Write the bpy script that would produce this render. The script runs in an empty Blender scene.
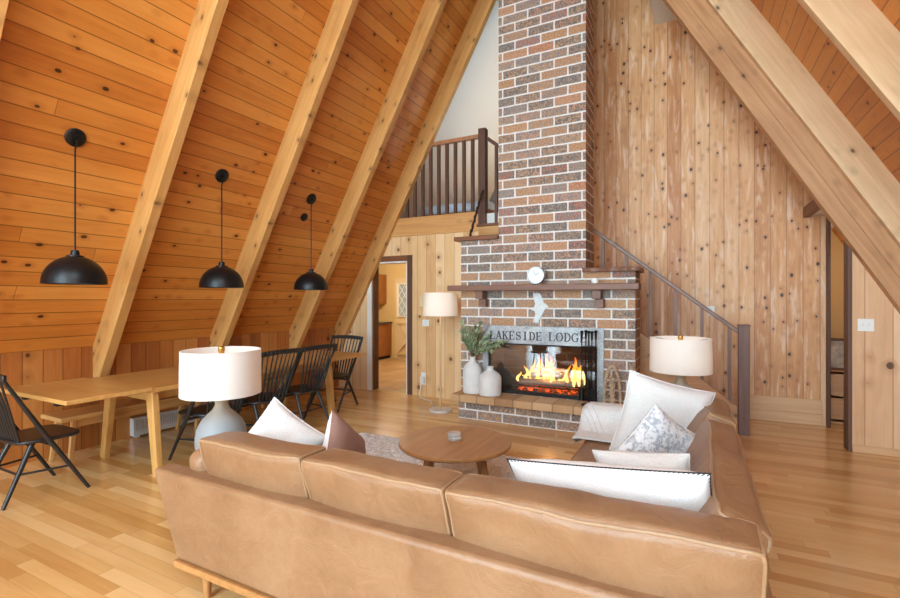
import bpy, bmesh, math, random
from mathutils import Vector, Matrix, noise
random.seed(7)
SC = bpy.context.scene
COL = SC.collection
PI = math.pi
V = Vector

# ------------------------------------------------------------------ colour / node helpers
def lin(r, g=None, b=None):
    if g is None: r, g, b = r
    def f(c):
        c /= 255.0
        return c/12.92 if c <= .04045 else ((c+.055)/1.055)**2.4
    return (f(r), f(g), f(b), 1.0)

class NT:
    def __init__(s, name):
        s.mat = bpy.data.materials.new(name); s.mat.use_nodes = True
        s.t = s.mat.node_tree; s.n = s.t.nodes; s.l = s.t.links
        s.b = s.n['Principled BSDF']; s.out = s.n['Material Output']
    def new(s, ty, **kw):
        nd = s.n.new(ty)
        for k, v in kw.items(): setattr(nd, k, v)
        return nd
    def put(s, sock, v):
        if hasattr(v, 'is_output') or isinstance(v, bpy.types.NodeSocket): s.l.new(v, sock)
        else: sock.default_value = v
    def m(s, op, a, b=None, c=None, clamp=False):
        nd = s.new('ShaderNodeMath', operation=op); nd.use_clamp = clamp
        s.put(nd.inputs[0], a)
        if b is not None: s.put(nd.inputs[1], b)
        if c is not None: s.put(nd.inputs[2], c)
        return nd.outputs[0]
    def xyz(s):
        tc = s.new('ShaderNodeTexCoord'); sp = s.new('ShaderNodeSeparateXYZ')
        s.l.new(tc.outputs['Object'], sp.inputs[0])
        return tc.outputs['Object'], dict(X=sp.outputs[0], Y=sp.outputs[1], Z=sp.outputs[2])
    def comb(s, x, y, z=0.0):
        nd = s.new('ShaderNodeCombineXYZ')
        for i, v in enumerate((x, y, z)): s.put(nd.inputs[i], v)
        return nd.outputs[0]
    def noise(s, vec, scale, detail=4, rough=.55, dist=0.0):
        nd = s.new('ShaderNodeTexNoise'); s.l.new(vec, nd.inputs['Vector'])
        nd.inputs['Scale'].default_value = scale; nd.inputs['Detail'].default_value = detail
        nd.inputs['Roughness'].default_value = rough; nd.inputs['Distortion'].default_value = dist
        return nd.outputs['Fac']
    def wn(s, vec):
        nd = s.new('ShaderNodeTexWhiteNoise', noise_dimensions='3D'); s.l.new(vec, nd.inputs['Vector'])
        return nd.outputs['Value']
    def ramp(s, fac, stops, interp='LINEAR'):
        nd = s.new('ShaderNodeValToRGB'); cr = nd.color_ramp; cr.interpolation = interp
        while len(cr.elements) < len(stops): cr.elements.new(.5)
        for e, (p, c) in zip(cr.elements, stops): e.position = p; e.color = c
        s.put(nd.inputs[0], fac); return nd.outputs[0]
    def mr(s, v, a, b, c=0.0, d=1.0):
        nd = s.new('ShaderNodeMapRange'); nd.clamp = True
        s.put(nd.inputs[0], v)
        for i, x in enumerate((a, b, c, d)): s.put(nd.inputs[i+1], x)
        return nd.outputs[0]
    def mix(s, fac, a, b, mode='MIX'):
        nd = s.new('ShaderNodeMix', data_type='RGBA', blend_type=mode)
        s.put(nd.inputs[0], fac); s.put(nd.inputs[6], a); s.put(nd.inputs[7], b)
        return nd.outputs[2]
    def bump(s, h, strength=.3, dist=.01):
        nd = s.new('ShaderNodeBump'); nd.inputs['Strength'].default_value = strength
        nd.inputs['Distance'].default_value = dist; s.l.new(h, nd.inputs['Height'])
        s.l.new(nd.outputs[0], s.b.inputs['Normal'])
    def col(s, c): s.put(s.b.inputs['Base Color'], c)
    def rough(s, r): s.put(s.b.inputs['Roughness'], r)

def plain(name, rgb, rough=.6, metal=0.0, var=.06, scale=30, bump=0.0, coat=0.0, sheen=0.0):
    k = NT(name); co, _ = k.xyz()
    n = k.noise(co, scale, 4)
    c = lin(rgb); lo = tuple(x*(1-var*2) for x in c[:3])+(1,); hi = tuple(min(1, x*(1+var)) for x in c[:3])+(1,)
    k.col(k.ramp(n, [(.3, lo), (.7, hi)])); k.rough(rough); k.b.inputs['Metallic'].default_value = metal
    if coat: k.b.inputs['Coat Weight'].default_value = coat; k.b.inputs['Coat Roughness'].default_value = .1
    if sheen: k.b.inputs['Sheen Weight'].default_value = sheen
    if bump: k.bump(n, bump, .004)
    return k.mat

def planks(name, ax, al, w, cols, seg=None, groove=.03, gdark=.35, rough=.5, knot=.3, kcol=(60, 32, 14), grain=1.0, rmix=.5, coat=0.0, bump=.25, kr=.1, cell=(.19, .22), streak=None, gcol=None):
    k = NT(name); co, s = k.xyz()
    u = k.m('DIVIDE', s[ax], w); i = k.m('FLOOR', u); fr = k.m('SUBTRACT', u, i)
    v = s[al]
    edge = k.m('MINIMUM', fr, k.m('SUBTRACT', 1.0, fr))
    gm = k.mr(edge, groove*.35, groove, 1.0, 0.0)
    if seg:
        vv = k.m('ADD', k.m('DIVIDE', v, seg), k.m('MULTIPLY', k.wn(k.comb(i, 3.3, 1.7)), 9.0))
        j = k.m('FLOOR', vv); fv = k.m('SUBTRACT', vv, j)
        e2 = k.m('MINIMUM', fv, k.m('SUBTRACT', 1.0, fv))
        gm = k.m('MAXIMUM', gm, k.mr(e2, .0008/seg, .003/seg, 1.0, 0.0))
    else: j = 0.0
    r = k.wn(k.comb(i, j, .5))
    gv = k.comb(k.m('ADD', k.m('MULTIPLY', s[ax], 30.0*grain), k.m('MULTIPLY', r, 57.0)),
                k.m('ADD', k.m('MULTIPLY', v, 1.6*grain), k.m('MULTIPLY', r, 93.0)), 0.0)
    g = k.noise(gv, 1.0, 6, .6, .8)
    big = k.noise(k.comb(k.m('ADD', k.m('MULTIPLY', s[ax], 5.0), k.m('MULTIPLY', r, 31.0)), k.m('MULTIPLY', v, 1.3), 2.0), 1.0, 3)
    fac = k.m('ADD', k.m('MULTIPLY', g, 1.0-rmix), k.m('MULTIPLY', r, rmix))
    fac = k.m('ADD', fac, k.m('MULTIPLY', k.m('SUBTRACT', big, .5), .5))
    n = len(cols)
    c = k.ramp(fac, [(.18+.64*q/(n-1), lin(cols[q])) for q in range(n)])
    if streak:
        q = k.noise(k.comb(k.m('ADD', k.m('MULTIPLY', s[ax], 16.0), k.m('MULTIPLY', r, 41.0)), k.m('MULTIPLY', v, 2.2), 6.0), 1.0, 5, .6, .6)
        c = k.mix(k.mr(q, .52, .66, 0, .6), c, lin(streak))
        c = k.mix(k.mr(q, .30, .44, .45, 0), c, lin(tuple(x*.9 for x in cols[0])))
    if knot > 0:
        vo = k.new('ShaderNodeTexVoronoi', voronoi_dimensions='3D', feature='F1')
        vo.inputs['Scale'].default_value = 1.0
        k.l.new(k.comb(k.m('DIVIDE', s[ax], cell[0]), k.m('DIVIDE', v, cell[1]), 0.37), vo.inputs['Vector'])
        sp = k.new('ShaderNodeSeparateColor'); k.l.new(vo.outputs['Color'], sp.inputs[0])
        keep = k.m('GREATER_THAN', sp.outputs[0], 1.0-knot)
        d = k.m('SUBTRACT', vo.outputs['Distance'], k.m('MULTIPLY', sp.outputs[1], .10))
        halo = k.m('MULTIPLY', k.mr(d, .05, .42, 1.0, 0.0), keep)
        core = k.m('MULTIPLY', k.mr(d, kr*.75, kr*1.15, 1.0, 0.0), keep)
        dk = (cols[0][0]*.86, cols[0][1]*.74, cols[0][2]*.6)
        c = k.mix(k.m('MULTIPLY', halo, .45), c, lin(dk))
        c = k.mix(k.m('MULTIPLY', core, .9), c, lin(kcol))
    c = k.mix(k.m('MULTIPLY', gm, 1-gdark), c, lin(gcol or tuple(x*.45 for x in cols[0])))
    k.col(c); k.rough(rough)
    h = k.m('SUBTRACT', k.m('MULTIPLY', g, .12), gm)
    k.bump(h, bump, .006)
    if coat: k.b.inputs['Coat Weight'].default_value = coat; k.b.inputs['Coat Roughness'].default_value = .18
    return k.mat

def wood(name, c1, c2, al='X', rough=.5, scale=1.0, coat=0.0, knot=0.0, kcol=(90, 50, 22)):
    k = NT(name); co, s = k.xyz()
    ot = [q for q in 'XYZ' if q != al]
    gv = k.comb(k.m('MULTIPLY', s[al], 1.5*scale), k.m('MULTIPLY', s[ot[0]], 26.0*scale), k.m('MULTIPLY', s[ot[1]], 26.0*scale))
    g = k.noise(gv, 1.0, 6, .6, .7)
    big = k.noise(co, 2.0, 3)
    fac = k.m('ADD', k.m('MULTIPLY', g, .75), k.m('MULTIPLY', big, .25))
    c = k.ramp(fac, [(.3, lin(c1)), (.68, lin(c2))])
    if knot:
        vo = k.new('ShaderNodeTexVoronoi', voronoi_dimensions='3D', feature='F1')
        k.l.new(k.comb(k.m('DIVIDE', s[al], .22), k.m('DIVIDE', s[ot[0]], .7), k.m('DIVIDE', s[ot[1]], .13)), vo.inputs['Vector']); vo.inputs['Scale'].default_value = 1.0
        sp = k.new('ShaderNodeSeparateColor'); k.l.new(vo.outputs['Color'], sp.inputs[0])
        keep = k.m('GREATER_THAN', sp.outputs[0], 1.0-knot)
        c = k.mix(k.m('MULTIPLY', k.mr(vo.outputs['Distance'], .1, .35, .4, 0.0), keep), c, lin(tuple(x*.7 for x in c1)))
        c = k.mix(k.m('MULTIPLY', k.mr(vo.outputs['Distance'], .08, .13, .8, 0.0), keep), c, lin(kcol))
    k.col(c); k.rough(rough); k.bump(g, .12, .003)
    if coat: k.b.inputs['Coat Weight'].default_value = coat; k.b.inputs['Coat Roughness'].default_value = .2
    return k.mat

def brick(name, w=.33, h=.1155, mo=.019, dark=1.0, z0=0.0):
    k = NT(name); co, s = k.xyz()
    x = k.m('ADD', s['X'], s['Y']); z = k.m('SUBTRACT', s['Z'], z0)
    wob = k.m('MULTIPLY', k.m('SUBTRACT', k.noise(co, 9.0, 2), .5), .008)
    x = k.m('ADD', x, wob); z = k.m('ADD', z, wob)
    vr = k.m('DIVIDE', z, h); row = k.m('FLOOR', vr); fz = k.m('SUBTRACT', vr, row)
    off = k.m('MULTIPLY', k.m('FLOORED_MODULO', row, 2.0), .5)
    uc = k.m('ADD', k.m('DIVIDE', x, w), off); c_ = k.m('FLOOR', uc); fx = k.m('SUBTRACT', uc, c_)
    dx = k.m('MULTIPLY', k.m('MINIMUM', fx, k.m('SUBTRACT', 1.0, fx)), w)
    dz = k.m('MULTIPLY', k.m('MINIMUM', fz, k.m('SUBTRACT', 1.0, fz)), h)
    d = k.m('MINIMUM', dx, dz)
    mort = k.mr(d, mo*.5-.002, mo*.5+.002, 1.0, 0.0)
    r = k.wn(k.comb(row, c_, 1.1)); r2 = k.wn(k.comb(row, c_, 7.7))
    def q(c): return lin(tuple(v*dark for v in c))
    base = k.ramp(r, [(0, q((190, 148, 112))), (.28, q((168, 136, 112))), (.5, q((184, 138, 100))), (.66, q((156, 136, 120))), (.80, q((192, 142, 112))), (.93, q((178, 112, 88)))], 'CONSTANT')
    alt = k.ramp(r2, [(0, q((112, 104, 98))), (.4, q((186, 138, 98))), (.7, q((140, 128, 122)))], 'CONSTANT')
    bl = k.noise(k.comb(k.m('ADD', x, k.m('MULTIPLY', r, 13.0)), z, k.m('ADD', s['Y'], r2)), 26.0, 6, .75, .8)
    c = k.mix(k.mr(bl, .42, .56), base, alt)
    sp = k.noise(co, 55.0, 3, .75)
    c = k.mix(k.mr(sp, .53, .68, 0, .7), c, q((84, 74, 70)))
    c = k.mix(k.mr(sp, .32, .45, .6, 0), c, q((222, 206, 188)))
    mc = k.ramp(k.noise(co, 14.0, 4), [(.3, q((214, 208, 200))), (.7, q((236, 232, 226)))])
    c = k.mix(mort, c, mc)
    k.col(c); k.rough(.85)
    k.bump(k.m('SUBTRACT', k.m('MULTIPLY', sp, .4), mort), .45, .008)
    return k.mat

def emis(name, rgb, strength, base=(255, 255, 255)):
    k = NT(name); co, _ = k.xyz()
    k.col(lin(base)); k.b.inputs['Emission Color'].default_value = lin(rgb); k.b.inputs['Emission Strength'].default_value = strength
    return k.mat

# ------------------------------------------------------------------ mesh builder
def rotm(rx=0, ry=0, rz=0):
    return Matrix.Rotation(rz, 3, 'Z') @ Matrix.Rotation(ry, 3, 'Y') @ Matrix.Rotation(rx, 3, 'X')

def wpos(o):
    p = V((0, 0, 0))
    while o: p = p + o.location; o = o.parent
    return p

class MB:
    def __init__(s): s.v = []; s.f = []
    def add(s, vs, fs):
        o = len(s.v); s.v += [V(p) for p in vs]; s.f += [[i+o for i in f] for f in fs]; return s
    def mm(s, a, b):
        x0, y0, z0 = a; x1, y1, z1 = b
        return s.add([(x0,y0,z0),(x1,y0,z0),(x1,y1,z0),(x0,y1,z0),(x0,y0,z1),(x1,y0,z1),(x1,y1,z1),(x0,y1,z1)],
                     [(0,3,2,1),(4,5,6,7),(0,1,5,4),(1,2,6,5),(2,3,7,6),(3,0,4,7)])
    def box(s, c, sz, R=None):
        R = R or Matrix.Identity(3); c = V(c); hs = V(sz)/2
        vs = [c + R @ V((sx*hs.x, sy*hs.y, sz_*hs.z)) for sz_ in (-1, 1) for sx, sy in ((-1,-1),(1,-1),(1,1),(-1,1))]
        return s.add(vs, [(0,3,2,1),(4,5,6,7),(0,1,5,4),(1,2,6,5),(2,3,7,6),(3,0,4,7)])
    def bar(s, p0, p1, w0, h0, w1=None, h1=None, side=None):
        p0 = V(p0); p1 = V(p1); d = (p1-p0).normalized()
        w1 = w0 if w1 is None else w1; h1 = h0 if h1 is None else h1
        a = V(side) if side is not None else (V((0,0,1)).cross(d) if abs(d.z) < .95 else V((1,0,0)))
        a = (a - d*a.dot(d)).normalized(); b = d.cross(a)
        vs = [p + a*sx*w/2 + b*sy*h/2 for p, w, h in ((p0,w0,h0),(p1,w1,h1)) for sx, sy in ((-1,-1),(1,-1),(1,1),(-1,1))]
        return s.add(vs, [(0,3,2,1),(4,5,6,7),(0,1,5,4),(1,2,6,5),(2,3,7,6),(3,0,4,7)])
    def tube(s, pts, r, n=10, closed=False):
        pts = [V(p) for p in pts]; m = len(pts)
        rs = r if isinstance(r, (list, tuple)) else [r]*m
        vs = []; fs = []; ref = None
        for i, p in enumerate(pts):
            if closed: d = pts[(i+1) % m]-pts[i-1]
            else: d = pts[min(i+1, m-1)]-pts[max(i-1, 0)]
            d.normalize()
            if ref is None: ref = V((0,0,1)) if abs(d.z) < .9 else V((1,0,0))
            a = ref - d*ref.dot(d)
            if a.length < 1e-5: a = V((0,1,0)) - d*d.y
            a.normalize(); ref = a; b = d.cross(a)
            vs += [p + (a*math.cos(2*PI*k/n)+b*math.sin(2*PI*k/n))*rs[i] for k in range(n)]
        for i in range(m if closed else m-1):
            j = (i+1) % m
            for k in range(n): fs.append((i*n+k, i*n+(k+1) % n, j*n+(k+1) % n, j*n+k))
        if not closed: fs.append(tuple(range(n-1, -1, -1))); fs.append(tuple((m-1)*n+k for k in range(n)))
        return s.add(vs, fs)
    def lathe(s, prof, c=(0,0,0), n=36, R=None):
        c = V(c); R = R or Matrix.Identity(3); vs = []; fs = []; m = len(prof)
        for r, z in prof:
            r = max(r, 1e-4)
            vs += [c + R @ V((r*math.cos(2*PI*k/n), r*math.sin(2*PI*k/n), z)) for k in range(n)]
        for i in range(m-1):
            for k in range(n): fs.append((i*n+k, i*n+(k+1) % n, (i+1)*n+(k+1) % n, (i+1)*n+k))
        fs.append(tuple(range(n-1, -1, -1))); fs.append(tuple((m-1)*n+k for k in range(n)))
        return s.add(vs, fs)
    def prism(s, poly, f0, f1):          # poly of 2D points, f0/f1 map a 2D point to 3D
        n = len(poly)
        vs = [f0(p) for p in poly]+[f1(p) for p in poly]
        fs = [tuple(range(n-1, -1, -1)), tuple(range(n, 2*n))]+[(i, (i+1) % n, n+(i+1) % n, n+i) for i in range(n)]
        return s.add(vs, fs)
    def ball(s, c, r, n=12, sc=(1,1,1)):
        prof = [(math.sin(PI*i/n), -math.cos(PI*i/n)) for i in range(n+1)]
        c = V(c); vs = []; fs = []; k2 = n+4
        for rr, z in prof:
            rr = max(rr, 1e-3)
            vs += [c+V((rr*math.cos(2*PI*k/k2)*r*sc[0], rr*math.sin(2*PI*k/k2)*r*sc[1], z*r*sc[2])) for k in range(k2)]
        for i in range(n):
            for k in range(k2): fs.append((i*k2+k, i*k2+(k+1) % k2, (i+1)*k2+(k+1) % k2, (i+1)*k2+k))
        return s.add(vs, fs)
    def build(s, name, mat, parent=None, base=None, world=True, bevel=0.0, ang=42, mats=None, seg=2, matrix=None):
        me = bpy.data.meshes.new(name)
        off = V((0,0,0))
        if parent is not None and world: off = wpos(parent)
        if base is not None: off = V(base)
        me.from_pydata([tuple(p-off) for p in s.v], [], s.f)
        bm = bmesh.new(); bm.from_mesh(me)
        bmesh.ops.recalc_face_normals(bm, faces=bm.faces)
        ca = math.radians(ang)
        for f in bm.faces: f.smooth = True
        for e in bm.edges:
            if len(e.link_faces) != 2 or e.calc_face_angle(0) > ca: e.smooth = False
        bm.to_mesh(me); bm.free()
        me.materials.append(mat)
        o = bpy.data.objects.new(name, me); COL.objects.link(o)
        if base is not None: o.location = base
        if matrix is not None: o.matrix_world = matrix
        if parent is not None: o.parent = parent
        if bevel:
            b = o.modifiers.new('Bevel', 'BEVEL'); b.width = bevel; b.segments = seg; b.limit_method = 'ANGLE'; b.angle_limit = math.radians(40)
        return o

def tag(o, label=None, cat=None, group=None, kind=None):
    if label: o['label'] = label
    if cat: o['category'] = cat
    if group: o['group'] = group
    if kind: o['kind'] = kind
    return o
def thing(name, label, cat, loc=(0,0,0), rz=0.0, group=None):
    o = bpy.data.objects.new(name, None); COL.objects.link(o); o.empty_display_size = .1
    o.location = loc; o.rotation_euler = (0, 0, rz)
    return tag(o, label, cat, group)
def dup(src, parent=None):
    c = src.copy(); COL.objects.link(c); c.parent = parent
    for ch in list(src.children): dup(ch, c)
    return c
def struct(name, mb, mat, bevel=0.0, parent=None, label=None, matrix=None):
    o = mb.build(name, mat, parent=parent, bevel=bevel, matrix=matrix)
    if parent is None: o['kind'] = 'structure'
    if label: o['label'] = label
    return o

# ------------------------------------------------------------------ materials
CEIL = [(190, 112, 42), (212, 137, 58), (226, 156, 75)]
M = {}
M['ceil'] = planks('ceiling_planks', 'X', 'Y', .135, CEIL, seg=9.0, gcol=(104, 52, 16), knot=.34, groove=.045, gdark=.25, rough=.42, kcol=(52, 22, 8), kr=.085, cell=(.10, .15))
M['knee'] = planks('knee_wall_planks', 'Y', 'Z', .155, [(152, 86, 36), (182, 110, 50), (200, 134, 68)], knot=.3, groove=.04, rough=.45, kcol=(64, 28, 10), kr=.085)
M['stair_wall'] = planks('stair_wall_planks', 'X', 'Z', .165, [(196, 128, 74), (224, 166, 112), (240, 198, 152)], knot=.55, groove=.035, rough=.5, kcol=(44, 24, 14), kr=.11, cell=(.088, .12), streak=(246, 218, 186), gcol=(150, 92, 48))
M['part'] = planks('partition_planks', 'X', 'Z', .21, [(204, 154, 110), (226, 180, 136), (238, 200, 160)], gcol=(170, 110, 66), knot=.3, groove=.03, rough=.5, kcol=(78, 46, 26), kr=.1)
M['back'] = planks('back_wall_planks', 'X', 'Z', .16, [(204, 152, 98), (226, 182, 128), (238, 202, 156)], knot=.26, gcol=(176, 112, 60), groove=.04, rough=.5, kcol=(96, 52, 22))
M['floor'] = planks('floor_planks', 'Y', 'X', .082, [(206, 153, 86), (226, 178, 112), (240, 200, 140)], seg=.95, knot=0, groove=.022, gdark=.72, rough=.26, rmix=.6, coat=.45, bump=.08, grain=.8)
M['rafter'] = wood('rafter_wood', (188, 130, 66), (216, 164, 98), 'X', .5, .8, knot=.85)
M['rafter_pale'] = wood('rafter_wood_pale', (212, 172, 124), (236, 204, 162), 'X', .5, .8, knot=.85)
M['beam'] = wood('header_beam_wood', (172, 122, 78), (208, 158, 110), 'X', .5, .8, knot=.8)
M['brick'] = brick('brick')
M['brick_dark'] = brick('firebox_brick', dark=.32)
M['oak'] = wood('oak_table_wood', (186, 132, 66), (214, 164, 94), 'Y', .4, .9, coat=.15)
M['oak_x'] = wood('oak_leaf_wood', (192, 138, 72), (218, 168, 98), 'X', .4, .9, coat=.15)
M['oak_z'] = wood('oak_leg_wood', (186, 132, 66), (216, 166, 98), 'Z', .45, .9)
M['bench'] = wood('bench_wood', (184, 130, 70), (216, 168, 106), 'Y', .45, .9)
M['bench_z'] = wood('bench_leg_wood', (184, 130, 70), (216, 168, 106), 'Z', .45, .9)
M['walnut'] = wood('coffee_table_wood', (158, 108, 58), (194, 142, 88), 'Y', .38, .9, coat=.15)
M['walnut_z'] = wood('coffee_leg_wood', (150, 100, 54), (184, 132, 80), 'Z', .4, .9)
M['trim'] = wood('brown_trim_wood', (104, 60, 34), (142, 88, 54), 'X', .5, 1.0)
M['trim_z'] = wood('brown_trim_vertical', (74, 46, 32), (108, 70, 50), 'Z', .5, 1.0)
M['rail'] = wood('stair_rail_wood', (96, 62, 46), (132, 92, 70), 'X', .4, 1.0)
M['post'] = wood('newel_wood', (98, 66, 56), (128, 92, 78), 'Z', .5, 1.0)
M['bal_pale'] = wood('pale_baluster_wood', (150, 96, 60), (188, 132, 90), 'Z', .5, 1.0)
M['bal'] = wood('dark_baluster_wood', (104, 72, 58), (134, 98, 80), 'Z', .5, 1.0)
M['mantel'] = wood('mantel_wood', (104, 68, 50), (140, 98, 76), 'X', .5, 1.0)
M['skirt'] = wood('pale_baseboard_wood', (206, 156, 108), (228, 184, 138), 'X', .5, 1.0)
M['loft_board'] = wood('loft_board_wood', (190, 130, 70), (220, 166, 102), 'X', .5, .8, knot=.25)
M['white_trim'] = plain('white_trim_paint', (232, 226, 216), .45, var=.02)
M['drywall'] = plain('drywall_paint', (226, 222, 214), .8, var=.02)
M['yellow'] = plain('yellow_wall_paint', (226, 196, 136), .8, var=.02)
M['black'] = plain('black_chair_paint', (30, 29, 29), .42, var=.1, coat=.2)
M['matte_black'] = plain('matte_black_metal', (24, 24, 25), .38, metal=.3, var=.05)
M['iron'] = plain('wrought_iron', (26, 25, 25), .5, metal=.6, var=.1)
M['shade_in'] = plain('pendant_inside_white', (70, 66, 60), .6, var=.02)
M['bulb'] = plain('unlit_bulb_glass', (238, 232, 220), .2, var=.01)
M['brass'] = plain('brass_metal', (206, 160, 84), .3, metal=1.0, var=.05)
M['white_ceramic'] = plain('white_vase_ceramic', (228, 226, 222), .5, var=.03, scale=12)
M['plastic'] = plain('white_plastic', (238, 236, 230), .4, var=.01)
M['steel'] = plain('silver_metal', (176, 178, 180), .35, metal=.9, var=.05)
M['face'] = plain('clock_face_paper', (240, 240, 238), .6, var=.01)
M['bird'] = plain('pale_grey_metal', (206, 206, 202), .5, metal=.2, var=.05)
M['log'] = wood('charred_log_bark', (70, 58, 52), (214, 202, 190), 'X', .9, .7)
M['soot'] = plain('sooty_steel', (22, 20, 19), .7, var=.2)
M['bead'] = plain('pale_knobbly_wood', (198, 172, 142), .6, var=.15, scale=40)
M['leaf'] = plain('grey_green_leaf', (164, 176, 134), .55, var=.3, scale=20)
M['stem'] = plain('twig_bark', (96, 80, 54), .7, var=.1)
M['marble'] = plain('pale_marble', (214, 210, 204), .3, var=.05, scale=9)
M['pole'] = wood('pale_pole_wood', (206, 160, 104), (226, 186, 134), 'Z', .4, 1)
M['coaster'] = plain('grey_white_stone', (206, 202, 196), .6, var=.18, scale=26)
M['cord'] = plain('white_cord', (226, 222, 214), .5, var=.02)
M['cabinet'] = wood('kitchen_cabinet_wood', (142, 82, 34), (182, 116, 56), 'Z', .4, .8)
M['counter'] = plain('grey_counter_laminate', (96, 84, 72), .4, var=.1)
M['cream'] = plain('cream_door_paint', (228, 204, 158), .55, var=.02)
M['lattice'] = plain('white_lattice_paint', (240, 236, 226), .5, var=.02)
M['kfloor'] = planks('kitchen_floor_tiles', 'X', 'Y', .31, [(176, 138, 92), (196, 158, 112), (210, 176, 132)], seg=.31, knot=0, groove=.03, rough=.35, bump=.05)
M['heater'] = plain('heater_white_metal', (214, 212, 208), .45, var=.03)
M['hearth'] = planks('hearth_stone_blocks', 'X', 'Y', .235, [(168, 126, 86), (196, 156, 112), (214, 178, 136)], seg=None, knot=0, groove=.045, gdark=.5, rough=.7, rmix=.7, grain=.8, bump=.3)
M['table_black'] = plain('side_table_black', (34, 30, 28), .5, var=.1)
M['blue_bed'] = plain('blue_white_bedding', (206, 212, 222), .9, var=.2, scale=3)
M['picture'] = plain('picture_print', (196, 186, 166), .6, var=.25, scale=8)

def leather():
    k = NT('tan_leather'); co, s = k.xyz()
    big = k.noise(co, 3.2, 4, .6, .4); fine = k.noise(co, 90.0, 4, .6)
    cr = k.noise(co, 9.0, 5, .65, 1.6)
    f = k.m('ADD', k.m('MULTIPLY', big, .65), k.m('MULTIPLY', cr, .35))
    k.col(k.ramp(f, [(.3, lin(132, 94, 63)), (.5, lin(149, 111, 78)), (.72, lin(163, 126, 92))]))
    k.rough(.42); k.bump(k.m('ADD', k.m('MULTIPLY', cr, .8), k.m('MULTIPLY', fine, .12)), .42, .02)
    return k.mat
M['leather'] = leather()
M['piping'] = plain('leather_piping', (166, 132, 98), .45, var=.05)

def weave(name, rgb, scale=220, var=.1, bump=.35, mott=None):
    k = NT(name); co, s = k.xyz()
    n = k.noise(co, scale, 2); b = k.noise(co, 5.0, 3)
    c = lin(rgb); lo = tuple(x*(1-var*1.6) for x in c[:3])+(1,)
    cc = k.ramp(k.m('ADD', k.m('MULTIPLY', n, .7), k.m('MULTIPLY', b, .3)), [(.35, lo), (.65, c)])
    if mott:
        q = k.noise(co, mott[1], 5, .7, 1.2)
        cc = k.mix(k.mr(q, .47, .56), cc, lin(mott[0]))
    k.col(cc); k.rough(.9); k.b.inputs['Sheen Weight'].default_value = .15
    w = k.noise(co, 14.0, 4, .6, .5)
    k.bump(k.m('ADD', k.m('MULTIPLY', n, .25), w), bump, .01)
    return k.mat
M['linen'] = weave('white_linen', (236, 234, 231))
M['linen2'] = weave('off_white_linen', (232, 230, 226), 160)
M['mottled'] = weave('grey_mottled_fabric', (236, 236, 236), 150, mott=((170, 174, 182), 26.0))
M['mauve'] = weave('mauve_brown_fabric', (158, 120, 104), 240, .15)
M['thread'] = plain('black_wool_thread', (34, 34, 38), .9, var=.1)
M['throw'] = weave('white_woven_throw', (232, 230, 226), 120, .12, .5)
M['stripe'] = plain('grey_throw_stitch', (196, 194, 192), .9, var=.1)
M['rug'] = weave('cream_shag_wool', (250, 250, 248), 60, .08, .9, mott=((206, 205, 202), 38.0))

def shade_mat(name, strength, warm=(255, 248, 240)):
    k = NT(name); co, s = k.xyz()
    n = k.noise(co, 240.0, 2)
    k.col(k.ramp(n, [(.35, lin(236, 233, 228)), (.65, lin(250, 248, 245))])); k.rough(.85)
    tr = k.new('ShaderNodeBsdfTranslucent'); tr.inputs[0].default_value = lin(warm)
    mx = k.new('ShaderNodeMixShader'); mx.inputs[0].default_value = .45
    k.l.new(k.b.outputs[0], mx.inputs[1]); k.l.new(tr.outputs[0], mx.inputs[2]); k.l.new(mx.outputs[0], k.out.inputs[0])
    return k.mat
M['shade'] = shade_mat('linen_lamp_shade', 0)

def glaze():
    k = NT('grey_ombre_glaze'); co, s = k.xyz()
    n = k.noise(co, 14.0, 4)
    f = k.m('ADD', s['Z'], k.m('MULTIPLY', k.m('SUBTRACT', n, .5), .05))
    k.col(k.ramp(k.m('DIVIDE', f, .45), [(.0, lin(134, 139, 144)), (.55, lin(140, 142, 142)), (.82, lin(156, 140, 118)), (1.0, lin(156, 130, 102))]))
    k.rough(.55); return k.mat
M['glaze'] = glaze()

def surround():
    k = NT('speckled_pewter_metal'); co, s = k.xyz()
    n = k.noise(co, 70.0, 4, .7); b = k.noise(co, 7.0, 4)
    k.col(k.ramp(k.m('ADD', k.m('MULTIPLY', n, .6), k.m('MULTIPLY', b, .4)), [(.35, lin(120, 122, 124)), (.6, lin(190, 190, 188))]))
    k.b.inputs['Metallic'].default_value = .35; k.rough(.45); k.bump(n, .3, .004); return k.mat
M['surround'] = surround()

def glass():
    k = NT('smoked_glass'); 
    tr = k.new('ShaderNodeBsdfTransparent'); tr.inputs[0].default_value = (.8, .8, .8, 1)
    gl = k.new('ShaderNodeBsdfGlossy'); gl.inputs['Roughness'].default_value = .02; gl.inputs['Color'].default_value = (1, 1, 1, 1)
    fr = k.new('ShaderNodeFresnel'); fr.inputs[0].default_value = 1.7
    mx = k.new('ShaderNodeMixShader'); k.l.new(fr.outputs[0], mx.inputs[0]); k.l.new(tr.outputs[0], mx.inputs[1]); k.l.new(gl.outputs[0], mx.inputs[2])
    k.l.new(mx.outputs[0], k.out.inputs[0]); return k.mat
M['glass'] = glass()

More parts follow.
